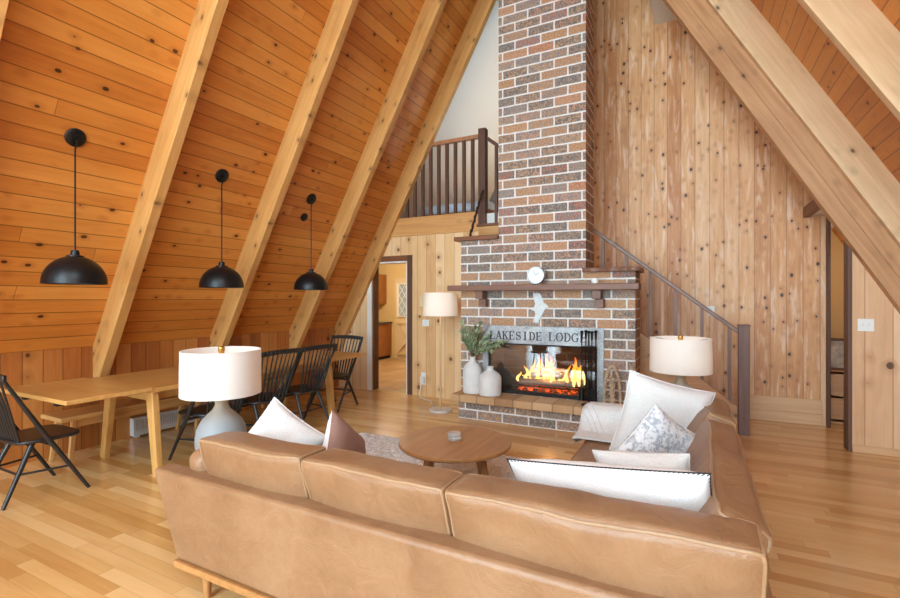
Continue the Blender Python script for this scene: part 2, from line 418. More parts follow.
def flame():
    k = NT('flame'); co, s = k.xyz()
    c = k.ramp(k.m('DIVIDE', s['Z'], .42), [(0, lin(255, 226, 150)), (.35, lin(255, 176, 66)), (.75, lin(255, 110, 24)), (1, lin(200, 50, 8))])
    lw = k.new('ShaderNodeLayerWeight'); lw.inputs[0].default_value = .35
    em = k.new('ShaderNodeEmission'); k.l.new(c, em.inputs[0]); em.inputs[1].default_value = 4.0
    tr = k.new('ShaderNodeBsdfTransparent'); mx = k.new('ShaderNodeMixShader')
    k.l.new(k.mr(lw.outputs['Facing'], .15, .8, .25, 1.0), mx.inputs[0])
    k.l.new(em.outputs[0], mx.inputs[1]); k.l.new(tr.outputs[0], mx.inputs[2]); k.l.new(mx.outputs[0], k.out.inputs[0])
    return k.mat
M['flame'] = flame()
def ember():
    k = NT('glowing_embers'); co, s = k.xyz()
    n = k.noise(co, 22.0, 4, .7)
    k.col(lin(40, 30, 26)); k.rough(.9)
    k.b.inputs['Emission Color'].default_value = lin(255, 92, 22)
    k.l.new(k.mr(n, .48, .66, 0, 5.0), k.b.inputs['Emission Strength']); return k.mat
M['ember'] = ember()

# ------------------------------------------------------------------ room constants
SL, KX, KZ = 1.81, -5.42, 1.02          # left slope, knee wall, eave height
SR, RX = 1.74, 2.55                     # right slope
YF, YB, YS, YP = -5.0, 6.30, 7.0, 5.95  # front gable, back wall, stair wall, partition
LL = math.hypot(1, SL); LR = math.hypot(1, SR)
RIDX = (KZ+SR*RX-KZ-SL*(-KX)*1.0)/1.0
RIDX = (SR*RX + SL*KX)/(SL+SR)
RIDZ = KZ+SL*(RIDX-KX)
def slope_mtx(left, y=0.0):
    if left:
        X = V((1, 0, SL))/LL; o = V((KX, y, KZ))
    else:
        X = V((-1, 0, SR))/LR; o = V((RX, y, KZ))
    Y = V((0, 1, 0)); Z = X.cross(Y)
    m = Matrix((X, Y, Z)).transposed().to_4x4(); m.translation = o
    return m
def zr(x): return KZ-SR*(x-RX)
def zl(x): return KZ+SL*(x-KX)
ML, MR_ = slope_mtx(True), slope_mtx(False)
lenL = (RIDX-KX)*LL; lenR = (RX-RIDX)*LR

# ------------------------------------------------------------------ room shell
struct('floor', MB().mm((-5.6, YF, -.12), (3.3, 8.6, 0)), M['floor'])
struct('floor_kitchen', MB().mm((-8.2, 6.36, -.1), (-3.4, 10.4, .004)), M['kfloor'])
struct('ceiling_left', MB().mm((-.02, YF, 0), (lenL, 6.4, .12)), M['ceil'], matrix=ML)
WY0, WY1, WX0, WX1 = -2.2, .6, 3.2, 4.9      # added unseen opening in the right slope, to let in more daylight
struct('ceiling_right', MB().mm((-1.25, YF, -.12), (lenR, WY0, 0)).mm((-1.25, WY1, -.12), (lenR, 9.6, 0)).mm((-1.25, WY0, -.12), (WX0, WY1, 0)).mm((WX1, WY0, -.12), (lenR, WY1, 0)), M['ceil'], matrix=MR_)
wf = MB().mm((WX0-.02, WY0, -.14), (WX0+.06, WY1, .01)).mm((WX1-.06, WY0, -.14), (WX1+.02, WY1, .01))
for yy in (WY0, -.83, WY1-.06): wf.mm((WX0, yy, -.14), (WX1, yy+.06, .01))
struct('added_roof_window', wf, M['rafter'], matrix=MR_)  # frame of the added roof opening, out of view
struct('ceiling_loft', MB().mm((1.4, 6.4, 0), (lenL, 9.6, .12)), M['drywall'], matrix=ML)
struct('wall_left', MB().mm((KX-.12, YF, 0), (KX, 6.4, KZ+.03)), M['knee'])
# back wall with the kitchen doorway, clipped under the left slope, up to the loft floor
DX0, DX1, DZ = -4.71, -4.02, 2.10
bw = MB()
def wedge(x0, x1, zb, zt, y0, y1):      # panel whose top left follows the slope
    poly = []
    for (x, z) in ((x0, zb), (x1, zb), (x1, zt)): poly.append((x, z))
    xt = KX+(zt-KZ)/SL
    if zl(x0) < zt: poly += [(min(x1, xt), zt), (x0, zl(x0)+.02)]
    else: poly.append((x0, zt))
    bw.prism(poly, lambda p: V((p[0], y0, p[1])), lambda p: V((p[0], y1, p[1])))
wedge(KX-.1, DX0, 0, DZ, YB, YB+.14)
bw.mm((DX1, YB, 0), (-2.765, YB+.14, 2.52)); bw.mm((-2.765, YB, 0), (-2.2, YB+.14, 2.29))
wedge(-4.80, DX1, DZ, 2.52, YB, YB+.14)
struct('wall_back', bw, M['back'])
# stair wall, under the right slope
sw = MB()
x1 = 1.38
sw.prism([(-2.0, 0), (x1, 0), (x1, zr(x1)+.05), (RIDX+.1, RIDZ-.1), (-2.0, RIDZ-.7)], lambda p: V((p[0], YS, p[1])), lambda p: V((p[0], YS+.14, p[1])))
struct('wall_stair', sw, M['stair_wall'])
# partition on the right and the hall opening beside it
pw = MB(); px0, px1 = 1.36, 3.1
pw.prism([(px0, 0), (px1, 0), (px1, zr(px1)+.05), (px0, zr(px0)+.05)], lambda p: V((p[0], YP, p[1])), lambda p: V((p[0], YP+.12, p[1])))
struct('wall_right', pw, M['part'])
hw = MB()
hw.mm((3.05, YP+.12, 0), (3.15, 8.5, 2.6)); hw.mm((1.38, 8.4, 0), (3.15, 8.5, 2.6)); hw.mm((1.30, 7.14, 0), (1.40, 8.5, 2.6))
struct('wall_hall', hw, M['yellow'])
struct('ceiling_hall', MB().mm((1.22, 6.04, 2.485), (3.15, 8.5, 2.58)), M['drywall'])
struct('trim_1', MB().mm((1.155, 6.04, 2.475), (1.22, YS, 2.60)), M['trim'], .006, label='brown edge board of the small soffit above the hall opening')
struct('trim_2', MB().mm((1.372, YS-.10, 0), (1.40, YS+.0, 2.485)), M['trim_z'], .004)
struct('trim_3', MB().mm((1.335, YP-.012, 0), (1.372, YP+.13, 3.0)), M['trim_z'], .004)
struct('soffit_upper', MB().mm((-.49, 6.15, 5.236), (.9, YS, 5.34)), M['drywall'])
# loft
struct('floor_loft', MB().mm((-5.0, YB+.02, 2.50), (-2.0, 9.6, 2.74)), M['drywall'])
struct('trim_4', MB().mm((-4.55, YB-.03, 2.49), (-2.78, YB+.03, 2.775)), M['loft_board'], .004, label='knotty pine fascia board along the loft edge')
gw = MB()
M['loft_grey'] = plain('loft_wall_grey', (124, 124, 122), .8, var=.02)  # one even grey, darker than the drywall
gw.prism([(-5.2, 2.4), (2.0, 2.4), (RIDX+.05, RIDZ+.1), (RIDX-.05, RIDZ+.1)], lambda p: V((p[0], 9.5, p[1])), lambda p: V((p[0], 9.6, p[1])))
struct('wall_loft', gw, M['loft_grey'])
# kitchen walls
kw = MB()
kw.mm((-8.2, 10.0, 0), (-3.4, 10.12, 2.5)); kw.mm((-8.2, 6.44, 0), (-8.08, 10.0, 2.5)); kw.mm((-3.5, 6.44, 0), (-3.4, 10.0, 2.5)); kw.mm((-8.2, 6.44, 0), (-4.9, 6.5, 2.5))
struct('wall_kitchen', kw, M['yellow'])
struct('ceiling_kitchen', MB().mm((-8.2, 6.44, 2.46), (-3.4, 10.12, 2.50)), M['drywall'])
# front gable: the glazed wall behind the camera, posts and transoms
fw = MB()
def topz(x): return min(zl(x), zr(x))
for x in (-5.4, -4.1, -2.8, -1.5, -.2, 1.1, 2.45):
    fw.mm((x-.07, YF-.1, 0), (x+.07, YF+.05, max(1.0, topz(x))))
for z in (.06, 2.3, 4.5):
    xa = max(KX, KX+(z-KZ)/SL); xb = min(RX+.5, RX-(z-KZ)/SR)
    fw.mm((xa, YF-.08, z-.06), (xb, YF+.04, z+.06))
struct('window_1', fw, M['rafter'])

# rafters
def rafter(n, left, y, dep, th, mat, l0, l1, label):
    mb = MB()
    if left: mb.mm((l0, 0, -dep), (l1, th, .01))
    else: mb.mm((l0, 0, -.01), (l1, th, dep))
    return struct('trim_%d' % n, mb, mat, .004, matrix=slope_mtx(left, y), label=label)
nn = 5
for y, lab in ((-3.9, None), (-2.6, None), (-1.3, None), (0, None), (1.27, 'left rafter at the far left edge of the picture'), (2.58, 'left rafter behind the first pendant lamp'),
               (3.88, 'left rafter behind the second pendant lamp'), (5.19, 'left rafter beside the third pendant lamp'), (6.2, 'last left rafter in front of the loft')):
    rafter(nn, True, y, .25, .09, M['rafter'], -.75, lenL-.2, lab); nn += 1
for y, lab in ((-3.6, None), (-2.25, None), (-.9, None), (.45, None), (1.65, None), (2.95, None), (4.25, 'pale right rafter nearest the camera'), (5.74, 'pale right rafter along the brown beam')):
    rafter(nn, False, y, .272, .085, M['rafter_pale'], -1.2, lenR-.2, lab); nn += 1
b = MB().mm((-1.2, 0, 0), (lenR-.3, .11, .41)).mm((-1.2, .0, .41), (lenR-.3, .12, .548))
struct('trim_%d' % nn, b, M['beam'], .005, matrix=slope_mtx(False, 5.827), label='brown double board beam along the right slope above the partition'); nn += 1
# baseboards
bb = MB().mm((.42, YS-.022, 0), (1.34, YS, .13)); struct('baseboard_stair', bb, M['skirt'], .004)
struct('baseboard_right', MB().mm((1.375, YP-.02, 0), (3.0, YP, .07)), M['skirt'], .004)
struct('baseboard_stair_upper', MB().mm((.42, YS-.012, .13), (1.34, YS, .30)), M['skirt'], .003)
# kitchen doorway casing
struct('trim_%d' % nn, MB().mm((DX0-.09, YB-.02, 0), (DX0, YB+.015, DZ)), M['white_trim'], .003, label='white casing on the left of the kitchen doorway'); nn += 1
struct('trim_%d' % nn, MB().mm((DX1, YB-.022, 0), (DX1+.085, YB+.02, DZ+.09)), M['trim_z'], .003, label='brown casing on the right of the kitchen doorway'); nn += 1
struct('trim_%d' % nn, MB().mm((DX0-.1, YB-.022, DZ), (DX1, YB+.02, DZ+.09)), M['trim'], .003, label='brown casing above the kitchen doorway'); nn += 1
struct('trim_%d' % nn, MB().mm((DX0-.005, YB+.02, 0), (DX0+.02, YB+.15, DZ)), M['trim_z'], .002); nn += 1
struct('trim_%d' % nn, MB().mm((DX1-.025, YB-.012, 0), (DX1+.002, YB+.15, DZ)).mm((DX0, YB-.012, DZ-.025), (DX1, YB+.15, DZ+.002)), M['white_trim'], .002); nn += 1

# ------------------------------------------------------------------ fireplace
BX0, BX1, BY, BYB = -2.75, -.59, 5.62, 6.10
CX0, CX1 = -2.22, -1.13
ZLs, ZRs = 2.265, 1.81
OX0, OX1, OZ0, OZ1 = -2.36, -1.0, .31, .95
fp = thing('fireplace', 'tall brick fireplace and chimney with a brown mantel and a lettered metal surround', 'fireplace', (-1.67, BY, 0))
br = MB()
br.mm((BX0, BY, 0), (OX0, BYB, ZRs)); br.mm((OX1, BY, 0), (BX1, BYB, ZRs))
br.mm((OX0, BY, 0), (OX1, BYB, OZ0)); br.mm((OX0, BY, OZ1), (OX1, BYB, ZRs))
br.mm((BX0, BY, ZRs), (CX1, BYB, ZLs)); br.mm((CX0, BY, ZLs), (CX1, BYB, 7.75))
br.build('chimney_breast', M['brick'], fp)
fb = MB().mm((OX0, BYB-.03, OZ0), (OX1, BYB+.001, OZ1)).mm((OX0-.004, BY+.06, OZ0), (OX0+.03, BYB, OZ1)).mm((OX1-.03, BY+.06, OZ0), (OX1+.004, BYB, OZ1)).mm((OX0, BY+.06, OZ0-.004), (OX1, BYB, OZ0+.02)).mm((OX0, BY+.06, OZ1-.02), (OX1, BYB, OZ1+.004))
fb.build('firebox', M['brick_dark'], fp)
MB().mm((-2.66, 5.36, 0), (-.6, BY+.02, .215)).build('hearth_base', M['brick'], fp)
hs = MB().mm((-2.735, 5.28, .215), (-.54, BY+.01, .305)); hs.build('hearth_slab', M['hearth'], fp, bevel=.008)
mt = MB().mm((-2.835, 5.38, 1.603), (-.53, BY+.02, 1.672)).build('mantel_shelf', M['mantel'], fp, bevel=.006)
for cxx in (-2.42, -.98):
    MB().mm((cxx-.055, 5.46, 1.50), (cxx+.045, BY+.01, 1.604)).mm((cxx-.035, 5.52, 1.40), (cxx+.065, BY+.01, 1.50)).build('corbel', M['mantel'], fp, bevel=.006)
MB().mm((-2.84, BY-.05, ZLs), (CX0+.005, BYB+.01, ZLs+.055)).build('shoulder_cap', M['trim'], fp, bevel=.008)
cp = MB(); N = 14
pts = []
for i in range(N+1):
    x = CX1-.03+(BX1+.05-CX1+.03)*i/N
    pts.append((x, BY-.07+.018*math.sin(i*1.9)+.01*math.sin(i*.8)))
poly = pts+[(BX1+.05, BYB+.01), (CX1-.0, BYB+.01), (CX1, BY), (CX1-.03, BY)]
cp.prism(poly, lambda p: V((p[0], p[1], ZRs)), lambda p: V((p[0], p[1], ZRs+.05)))
cp.build('shoulder_cap', M['mantel'], fp, bevel=.006)
# metal surround with lettering
sr = MB(); SY = BY-.025
sr.mm((-2.43, SY, .31), (-2.355, BY+.06, 1.165)); sr.mm((-1.0, SY, .31), (-.925, BY+.06, 1.165)); sr.mm((-2.355, SY, .945), (-1.0, BY+.06, 1.165))
sro = sr.build('surround', M['surround'], fp, bevel=.003)
def letter(ch, x0, z0, w, h, mb):
    T, t = .15, .065
    def st(a, b, wd): 
        p0 = V((x0+a[0]*w, SY-.003, z0+a[1]*h)); p1 = V((x0+b[0]*w, SY-.003, z0+b[1]*h))
        mb.bar(p0, p1, wd*h, .008, side=(p1-p0).cross(V((0,1,0))))
    def curve(fn, n, a0, a1, wf):
        pr = None
        for i in range(n+1):
            q = a0+(a1-a0)*i/n; p = fn(q)
            if pr: st(pr[0], p, (wf(q)+wf(pr[1]))/2)
            pr = (p, q)
    def sf(x, z, l=.3): st((x-l/2, z), (x+l/2, z), t)
    if ch == 'L': st((.25, 0), (.25, 1), T); sf(.25, .97, .45); sf(.2, .03); st((.05, .03), (.9, .03), t); st((.88, 0), (.88, .28), t)
    if ch == 'A': st((.12, 0), (.5, 1), t); st((.48, 1), (.86, 0), T); st((.22, .33), (.74, .33), t); sf(.12, .03); sf(.86, .03, .34)
    if ch == 'K': st((.22, 0), (.22, 1), T); sf(.22, .97, .4); sf(.22, .03, .4); st((.3, .45), (.8, .97), t); st((.45, .6), (.85, .03), T*.9); sf(.8, .97, .34); sf(.86, .03, .32)
    if ch == 'E': st((.25, 0), (.25, 1), T); st((.08, .97), (.85, .97), t); st((.08, .03), (.88, .03), t); st((.25, .52), (.65, .52), t); st((.84, 1), (.84, .76), t); st((.87, 0), (.87, .26), t); st((.65, .4), (.65, .64), t)
    if ch == 'I': st((.5, 0), (.5, 1), T); sf(.5, .97, .5); sf(.5, .03, .5)
    if ch == 'S':
        def fs(q):
            if q < .5: a = math.radians(40+q*2*230); return (.5+.3*math.cos(a), .74+.24*math.sin(a))
            a = math.radians(90-(q-.5)*2*230); return (.5+.32*math.cos(a), .27+.25*math.sin(a))
        curve(fs, 18, 0, 1, lambda q: t+(T-t)*max(0, 1-abs(q-.5)*3)); st((.76, .98), (.76, .72), t); st((.2, .02), (.2, .3), t)
    if ch == 'D': st((.25, 0), (.25, 1), T); st((.08, .97), (.45, .97), t); st((.08, .03), (.45, .03), t); curve(lambda a: (.42+.48*math.cos(a), .5+.47*math.sin(a)), 12, -PI/2, PI/2, lambda a: t+(T-t)*math.cos(a))
    if ch == 'O': curve(lambda a: (.5+.42*math.cos(a), .5+.47*math.sin(a)), 20, 0, 2*PI, lambda a: t+(T-t)*abs(math.cos(a)))
    if ch == 'G': curve(lambda a: (.52+.42*math.cos(a), .5+.47*math.sin(a)), 16, .25*PI, 1.72*PI, lambda a: t+(T-t)*abs(math.cos(a))); st((.82, .05), (.82, .42), T*.9); sf(.82, .44, .34); st((.82, .98), (.82, .7), t)
lt = MB()
for i, ch in enumerate('LAKESIDE'): letter(ch, -2.335+i*.0868, .992, .082, .104, lt)
M['letter'] = plain('dark_lettering', (58, 54, 52), .6, var=.1)
lt.build('lettering', M['letter'], sro); lt = MB()
for i, ch in enumerate('LODGE'): letter(ch, -1.57+i*.0925, .994, .086, .104, lt)
lt.build('lettering', M['letter'], sro)
dr = MB()
for xa, xb in ((-2.355, -1.0),):
    dr.mm((xa, BY+.0, .312), (xa+.02, BY+.02, .945)); dr.mm((xb-.02, BY+.0, .312), (xb, BY+.02, .945)); dr.mm((xa, BY, .312), (xb, BY+.02, .352)); dr.mm((xa, BY, .925), (xb, BY+.02, .945))
dro = dr.build('door_frame', M['soot'], fp, bevel=.002)
MB().mm((-2.34, BY+.008, .35), (-1.015, BY+.013, .93)).build('glass_pane', M['glass'], dro)

# logs, fire
gr = thing('fire_grate', 'black iron grate holding the logs inside the firebox', 'grate', (-1.62, 5.86, .33))
g = MB()
for i in range(7): g.tube([(-2.0+i*.125, 5.74, .40), (-2.0+i*.125, 5.98, .40), (-2.0+i*.125, 6.0, .5)], .009, 6)
g.tube([(-2.05, 5.76, .40), (-1.2, 5.76, .40)], .01, 6).tube([(-2.05, 5.96, .40), (-1.2, 5.96, .40)], .01, 6)
g.build('bars', M['iron'], gr)
for x in (-2.0, -1.25):
    for y in (5.76, 5.96): MB().tube([(x, y, .33), (x, y, .40)], .01, 6).build('foot', M['iron'], gr)
def logm(p0, p1, r):
    p0 = V(p0); p1 = V(p1); n = 9; pts = []; rs = []
    for i in range(n):
        t = i/(n-1); pts.append(p0.lerp(p1, t)+V((0, noise.noise(V((t*4, p0.x, 1)))*.012, noise.noise(V((t*4, p0.x, 5)))*.012))); rs.append(r*(1+.12*noise.noise(V((t*6, p0.z*9, 3)))))
    return MB().tube(pts, rs, 12)
for p0, p1, r, lab in (((-2.0, 5.80, .45), (-1.3, 5.79, .45), .042, 'front log lying at the bottom of the burning wood pile'),
                       ((-1.95, 5.91, .46), (-1.22, 5.92, .455), .048, 'rear log lying at the bottom of the burning wood pile'),
                       ((-1.86, 5.82, .53), (-1.62, 5.92, .55), .038, 'short log crossing the left of the burning wood pile'),
                       ((-1.55, 5.80, .53), (-1.35, 5.93, .55), .036, 'short log crossing the right of the burning wood pile'),
                       ((-1.80, 5.88, .605), (-1.42, 5.86, .60), .036, 'topmost log of the burning wood pile')):
    tag(logm(p0, p1, r).build('firewood_log', M['log'], base=p0), lab, 'log', 'logs burning in the fireplace')
fire = thing('fire', 'orange log fire burning behind the fireplace glass', 'fire', (-1.62, 5.86, .42))
MB().mm((-2.0, 5.74, .345), (-1.25, 6.0, .375)).build('ember_bed', M['ember'], fire)
random.seed(3)
for i in range(26):
    fx = -2.02+.80*i/25+random.uniform(-.02, .02)
    fh = .10+.30*math.exp(-((fx+1.70)/.16)**2)+.20*math.exp(-((fx+1.30)/.10)**2)+random.uniform(-.05, .09)
    n = 10; pts = []; rs = []; y0 = random.uniform(5.77, 5.95); ph = random.uniform(0, 6)
    for k in range(n):
        t = k/(n-1)
        pts.append((fx+.035*math.sin(t*5+ph)*t, y0+.02*math.sin(t*4+ph), .43+.06*random.random()*(k == 0)+fh*t))
        rs.append((.014+.05*fh)*math.sin(PI*min(1, (t*.86+.12)))**.9*(1-.3*t)+.001)
    MB().tube(pts, rs, 9).build('flame', M['flame'], fire)

# ------------------------------------------------------------------ things on mantel and hearth
ck = thing('clock', 'round white faced clock with silver rim standing on the mantel', 'clock', (-1.69, 5.47, 1.672))
Rx = rotm(rx=PI/2)
MB().lathe([(.100, -.03), (.105, -.025), (.105, .025), (.100, .035), (.092, .035), (.090, .028)], (-1.68, 5.47, 1.782), 40, Rx).build('rim', M['steel'], ck)
MB().lathe([(.092, 0), (.092, .003)], (-1.68, 5.442, 1.782), 40, Rx).build('dial', M['face'], ck)
c0 = V((-1.68, 5.436, 1.782))
M['dial_mark'] = plain('pale_grey_dial_mark', (176, 178, 180), .5, var=.02)
MB().bar(c0, c0+V((.045, 0, .03)), .007, .003, side=(0, 0, 1)).build('hour_hand', M['dial_mark'], ck)
MB().bar(c0, c0+V((-.03, 0, .07)), .005, .003, side=(1, 0, 0)).build('minute_hand', M['dial_mark'], ck)
for sx in (-.055, .055): MB().tube([(-1.69+sx, 5.47, 1.672), (-1.69+sx*.8, 5.47, 1.70)], .01, 8).build('foot', M['steel'], ck)
sb = thing('candle_dish', 'small white round candle cup on a flat dish at the right of the mantel', 'candle', (-.99, 5.46, 1.672))
MB().lathe([(.02, 0), (.035, .004), (.04, .03), (.036, .06), (.03, .06), (.028, .045)], (-1.0, 5.46, 1.674), 20).build('cup', M['plastic'], sb)
MB().lathe([(.05, 0), (.06, .006), (.055, .006), (.02, .004)], (-.955, 5.46, 1.672), 20).build('dish', M['plastic'], sb)
# bird silhouette (really a flat cut-out)
bp = [(320,140),(325,150),(329,143),(335,148),(340,145),(346,154),(351,166),(353,178),(359,181),(364,185),(370,191),(364,194),(360,197),(355,205),(350,216),(344,228),(338,236),(336,248),(331,242),(328,249),(324,241),(318,248),(320,236),(326,218),(325,206),(318,204),(311,202),(322,193),(326,182),(322,168),(319,155)]
bd = MB()
def bmap(p, y): return V((-1.673+(p[0]-342)/3.32*.01265, y, 1.392-(p[1]-195)/3.32*.01215))
bd.prism(bp, lambda p: bmap(p, BY-.018), lambda p: bmap(p, BY-.006))
tag(bd.build('bird_cutout', M['bird'], base=(-1.673, BY-.003, 1.39)), 'pale grey metal bird silhouette hung on the brick under the mantel', 'wall ornament')

# vases and greenery
def vase(name, c, prof, label):
    t = thing(name, label, 'vase', c)
    MB().lathe(prof, c, 40).build('body', M['white_ceramic'], t); return t
vase('tall_vase', (-2.52, 5.48, .305), [(.11,0),(.122,.01),(.124,.06),(.124,.27),(.118,.31),(.098,.35),(.06,.385),(.04,.40),(.036,.415),(.036,.45),(.042,.462),(.034,.462),(.03,.44)], 'tall white bottle vase holding the green sprigs on the hearth')
vase('short_vase', (-2.265, 5.45, .305), [(.128,0),(.138,.008),(.14,.05),(.14,.20),(.135,.23),(.115,.262),(.08,.29),(.045,.31),(.04,.32),(.04,.345),(.046,.355),(.038,.355),(.034,.33)], 'shorter white bottle vase with a wide body on the hearth')
sp = thing('leafy_sprigs', 'grey green leafy sprigs standing in the tall white vase', 'plant', (-2.52, 5.48, .70))
stm = MB(); lf = MB(); random.seed(11)
def leaf(p, d, up, l, w):
    d = d.normalized(); s_ = d.cross(up).normalized(); u = s_.cross(d)
    lf.add([p, p+d*l*.35+s_*w-u*.004, p+d*l*.75+s_*w*.75-u*.004, p+d*l, p+d*l*.75-s_*w*.75-u*.004, p+d*l*.35-s_*w-u*.004, p+d*l*.5+u*.006],
           [(0,1,6),(1,2,6),(2,3,6),(3,4,6),(4,5,6),(5,0,6)])
for k in range(18):
    a = k/18*2*PI; out = .12+.12*random.random(); hgt = .22+.24*random.random()
    tip = V((-2.44+out*math.cos(a)*1.1, 5.45+out*math.sin(a)*.6-.02, .76+hgt))
    if k in (0, 1, 17): tip = V((-2.12+.05*(k % 3), 5.38, .92+.06*(k % 4)))
    if k in (2, 16): tip = V((-2.20, 5.36, .86+.12*(k == 2)))
    b0 = V((-2.52+.012*math.cos(a), 5.48+.012*math.sin(a), .60)); b1 = V((-2.52+.015*math.cos(a), 5.48+.015*math.sin(a), .78))
    pts = [b0, b1]; mid = b1.lerp(tip, .5)+V((0, 0, .07))
    for i in range(1, 9):
        t = i/8; pts.append(b1*(1-t)**2+mid*2*t*(1-t)+tip*t*t)
    stm.tube(pts, [.004]*2+[.0035-.0003*i for i in range(8)], 5)
    for i in range(3, len(pts)):
        for q in range(8):
            p = pts[i].lerp(pts[i-1], random.random()); d = (pts[i]-pts[i-1]).normalized()
            r = V((random.uniform(-1, 1), random.uniform(-1, 1), random.uniform(-.6, 1)))
            leaf(p, d*.6+r*.8, V((random.uniform(-.4, .4), -.5, 1)), random.uniform(.032, .05), random.uniform(.010, .016))
stm.build('stem', M['stem'], sp); lf.build('leaves', M['leaf'], sp, ang=80)

# fire tools on a stand
tx, ty, tz = -1.06, 5.43, .305
st = thing('fire_tool_stand', 'black iron fire tool stand with a round base on the hearth', 'tool stand', (tx, ty, tz))
MB().lathe([(.085, 0), (.09, .008), (.07, .016), (.02, .022), (.012, .03)], (tx, ty, tz), 24).build('base', M['iron'], st)
MB().tube([(tx, ty, tz+.02), (tx, ty, tz+.80)], .008, 8).ball((tx, ty, tz+.82), .02, 8).build('pole', M['iron'], st)
hk = MB().lathe([(.058, -.004), (.07, -.004), (.07, .004), (.058, .004)], (tx, ty, tz+.66), 24)
for a in range(4): hk.bar((tx, ty, tz+.66), (tx+.065*math.cos(a*PI/2+.6), ty+.065*math.sin(a*PI/2+.6), tz+.66), .008, .008)
hk.build('hook_ring', M['iron'], st)
def tool(k, kind, label):
    a = k*PI/2+.6; x = tx+.082*math.cos(a); y = ty+.082*math.sin(a)
    t = thing('fire_'+kind, label, 'fire tool', (x, y, tz+.05), 0, 'fire tools hanging on the stand')
    z1 = tz+.84
    MB().tube([(x, y, tz+.17), (x, y, z1-.08)], .006, 8).build('shaft', M['iron'], t)
    MB().ball((x, y, z1-.015), .021, 8, (1, 1, .8)).tube([(x, y, z1-.10), (x, y, z1-.02)], [.009, .014], 8).build('handle', M['iron'], t)
    hd = MB()
    if kind == 'poker': hd.tube([(x, y, tz+.18), (x, y, tz+.07)], [.006, .002], 8).tube([(x, y, tz+.12), (x+.025, y, tz+.13), (x+.03, y, tz+.16)], [.005, .004, .002], 6)
    if kind == 'shovel': hd.bar((x, y, tz+.19), (x, y+.01, tz+.06), .05, .004, .075, .004).bar((x-.036, y, tz+.06), (x-.024, y-.008, tz+.19), .004, .02).bar((x+.036, y, tz+.06), (x+.024, y-.008, tz+.19), .004, .02)
    if kind == 'brush': hd.tube([(x, y, tz+.20), (x, y, tz+.17), (x, y, tz+.06)], [.012, .022, .036], 12)
    if kind == 'tongs': hd.tube([(x, y, tz+.18), (x-.02, y, tz+.14), (x-.008, y, tz+.06)], .005, 6).tube([(x, y, tz+.18), (x+.02, y, tz+.14), (x+.008, y, tz+.06)], .005, 6)
    hd.build({'poker': 'hooked_tip', 'shovel': 'blade', 'brush': 'bristle_head', 'tongs': 'jaws'}[kind], M['iron'], t)
tool(0, 'poker', 'hooked black poker at the back right of the fire tool stand')
tool(1, 'tongs', 'black log tongs at the back left of the fire tool stand')
tool(2, 'brush', 'black hearth brush at the front left of the fire tool stand')
tool(3, 'shovel', 'black ash shovel at the front right of the fire tool stand')
# pale knobbly loop ornament
orn = thing('loop_ornament', 'pale knobbly wooden loop ornament standing on the right of the hearth', 'ornament', (-.81, 5.45, .305))
o1 = MB(); pts = []; rs = []
for i in range(70):
    t = i/69; a = PI*t
    pts.append((-.81-.085*math.cos(a), 5.45+.008*math.sin(i*1.1), .325+.43*math.sin(a)**.8)); rs.append(.015+.005*math.sin(i*2.2))
o1.tube(pts, rs, 8); o1.build('outer_loop', M['bead'], orn)
o1 = MB(); pts = []; rs = []
for i in range(50):
    t = i/49; pts.append((-.81+.03*math.sin(i*.9)*(1-.5*t), 5.44, .325+.32*t)); rs.append(.02+.007*math.sin(i*2.3))
o1.tube(pts, rs, 8); o1.build('inner_twist', M['bead'], orn)

# ------------------------------------------------------------------ walls: switches, outlets, heater
def plate(name, c, w, h, label, cat, rockers=1, n=(0, -1, 0)):
    t = thing(name, label, cat, c)
    c = V(c)
    MB().box(c+V((0, -.004, 0)), (w, .008, h)).build('cover', M['plastic'], t, bevel=.002)
    for i in range(rockers):
        MB().box(c+V(((i-(rockers-1)/2)*.046, -.011, 0)), (.012 if rockers > 1 else .03, .008, .03 if rockers > 1 else .06)).build('toggle', M['white_trim'], t, bevel=.001)
plate('light_switch', (1.477, YP, 1.247), .125, .12, 'white double light switch plate on the pine partition at right', 'switch', 2)
plate('light_switch', (.185, YS, 1.344), .08, .125, 'white single switch plate on the plank wall above the stair rail', 'switch', 1)
plate('thermostat', (-3.69, YB, 1.13), .115, .10, 'white square thermostat on the pine wall by the floor lamp', 'thermostat', 1)
M['beige'] = plain('beige_plastic', (222, 196, 150), .5, var=.02)
db = thing('door_chime', 'beige box on the pine wall behind the floor lamp shade', 'chime', (-3.70, YB, 1.36))
MB().mm((-3.78, YB-.05, 1.38), (-3.62, YB, 1.55)).build('cover', M['beige'], db, bevel=.008)
plate('wall_outlet', (-3.73, YB, .27), .08, .19, 'white wall outlet low on the pine wall left of the floor lamp', 'outlet', 1)
hp = thing('wall_heater', 'long low white baseboard heater on the plank wall behind the dining table', 'heater', (KX+.04, 3.44, .0))
MB().mm((KX, 2.93, .02), (KX+.07, 3.95, .21)).build('housing', M['heater'], hp, bevel=.006)
sl = MB()
for i in range(40): sl.mm((KX+.069, 2.96+i*.0245, .08), (KX+.074, 2.965+i*.0245, .19))
sl.build('grille', M['steel'], hp)
for yy in (2.97, 3.86): MB().mm((KX, yy, 0), (KX+.05, yy+.04, .02)).build('foot', M['heater'], hp)

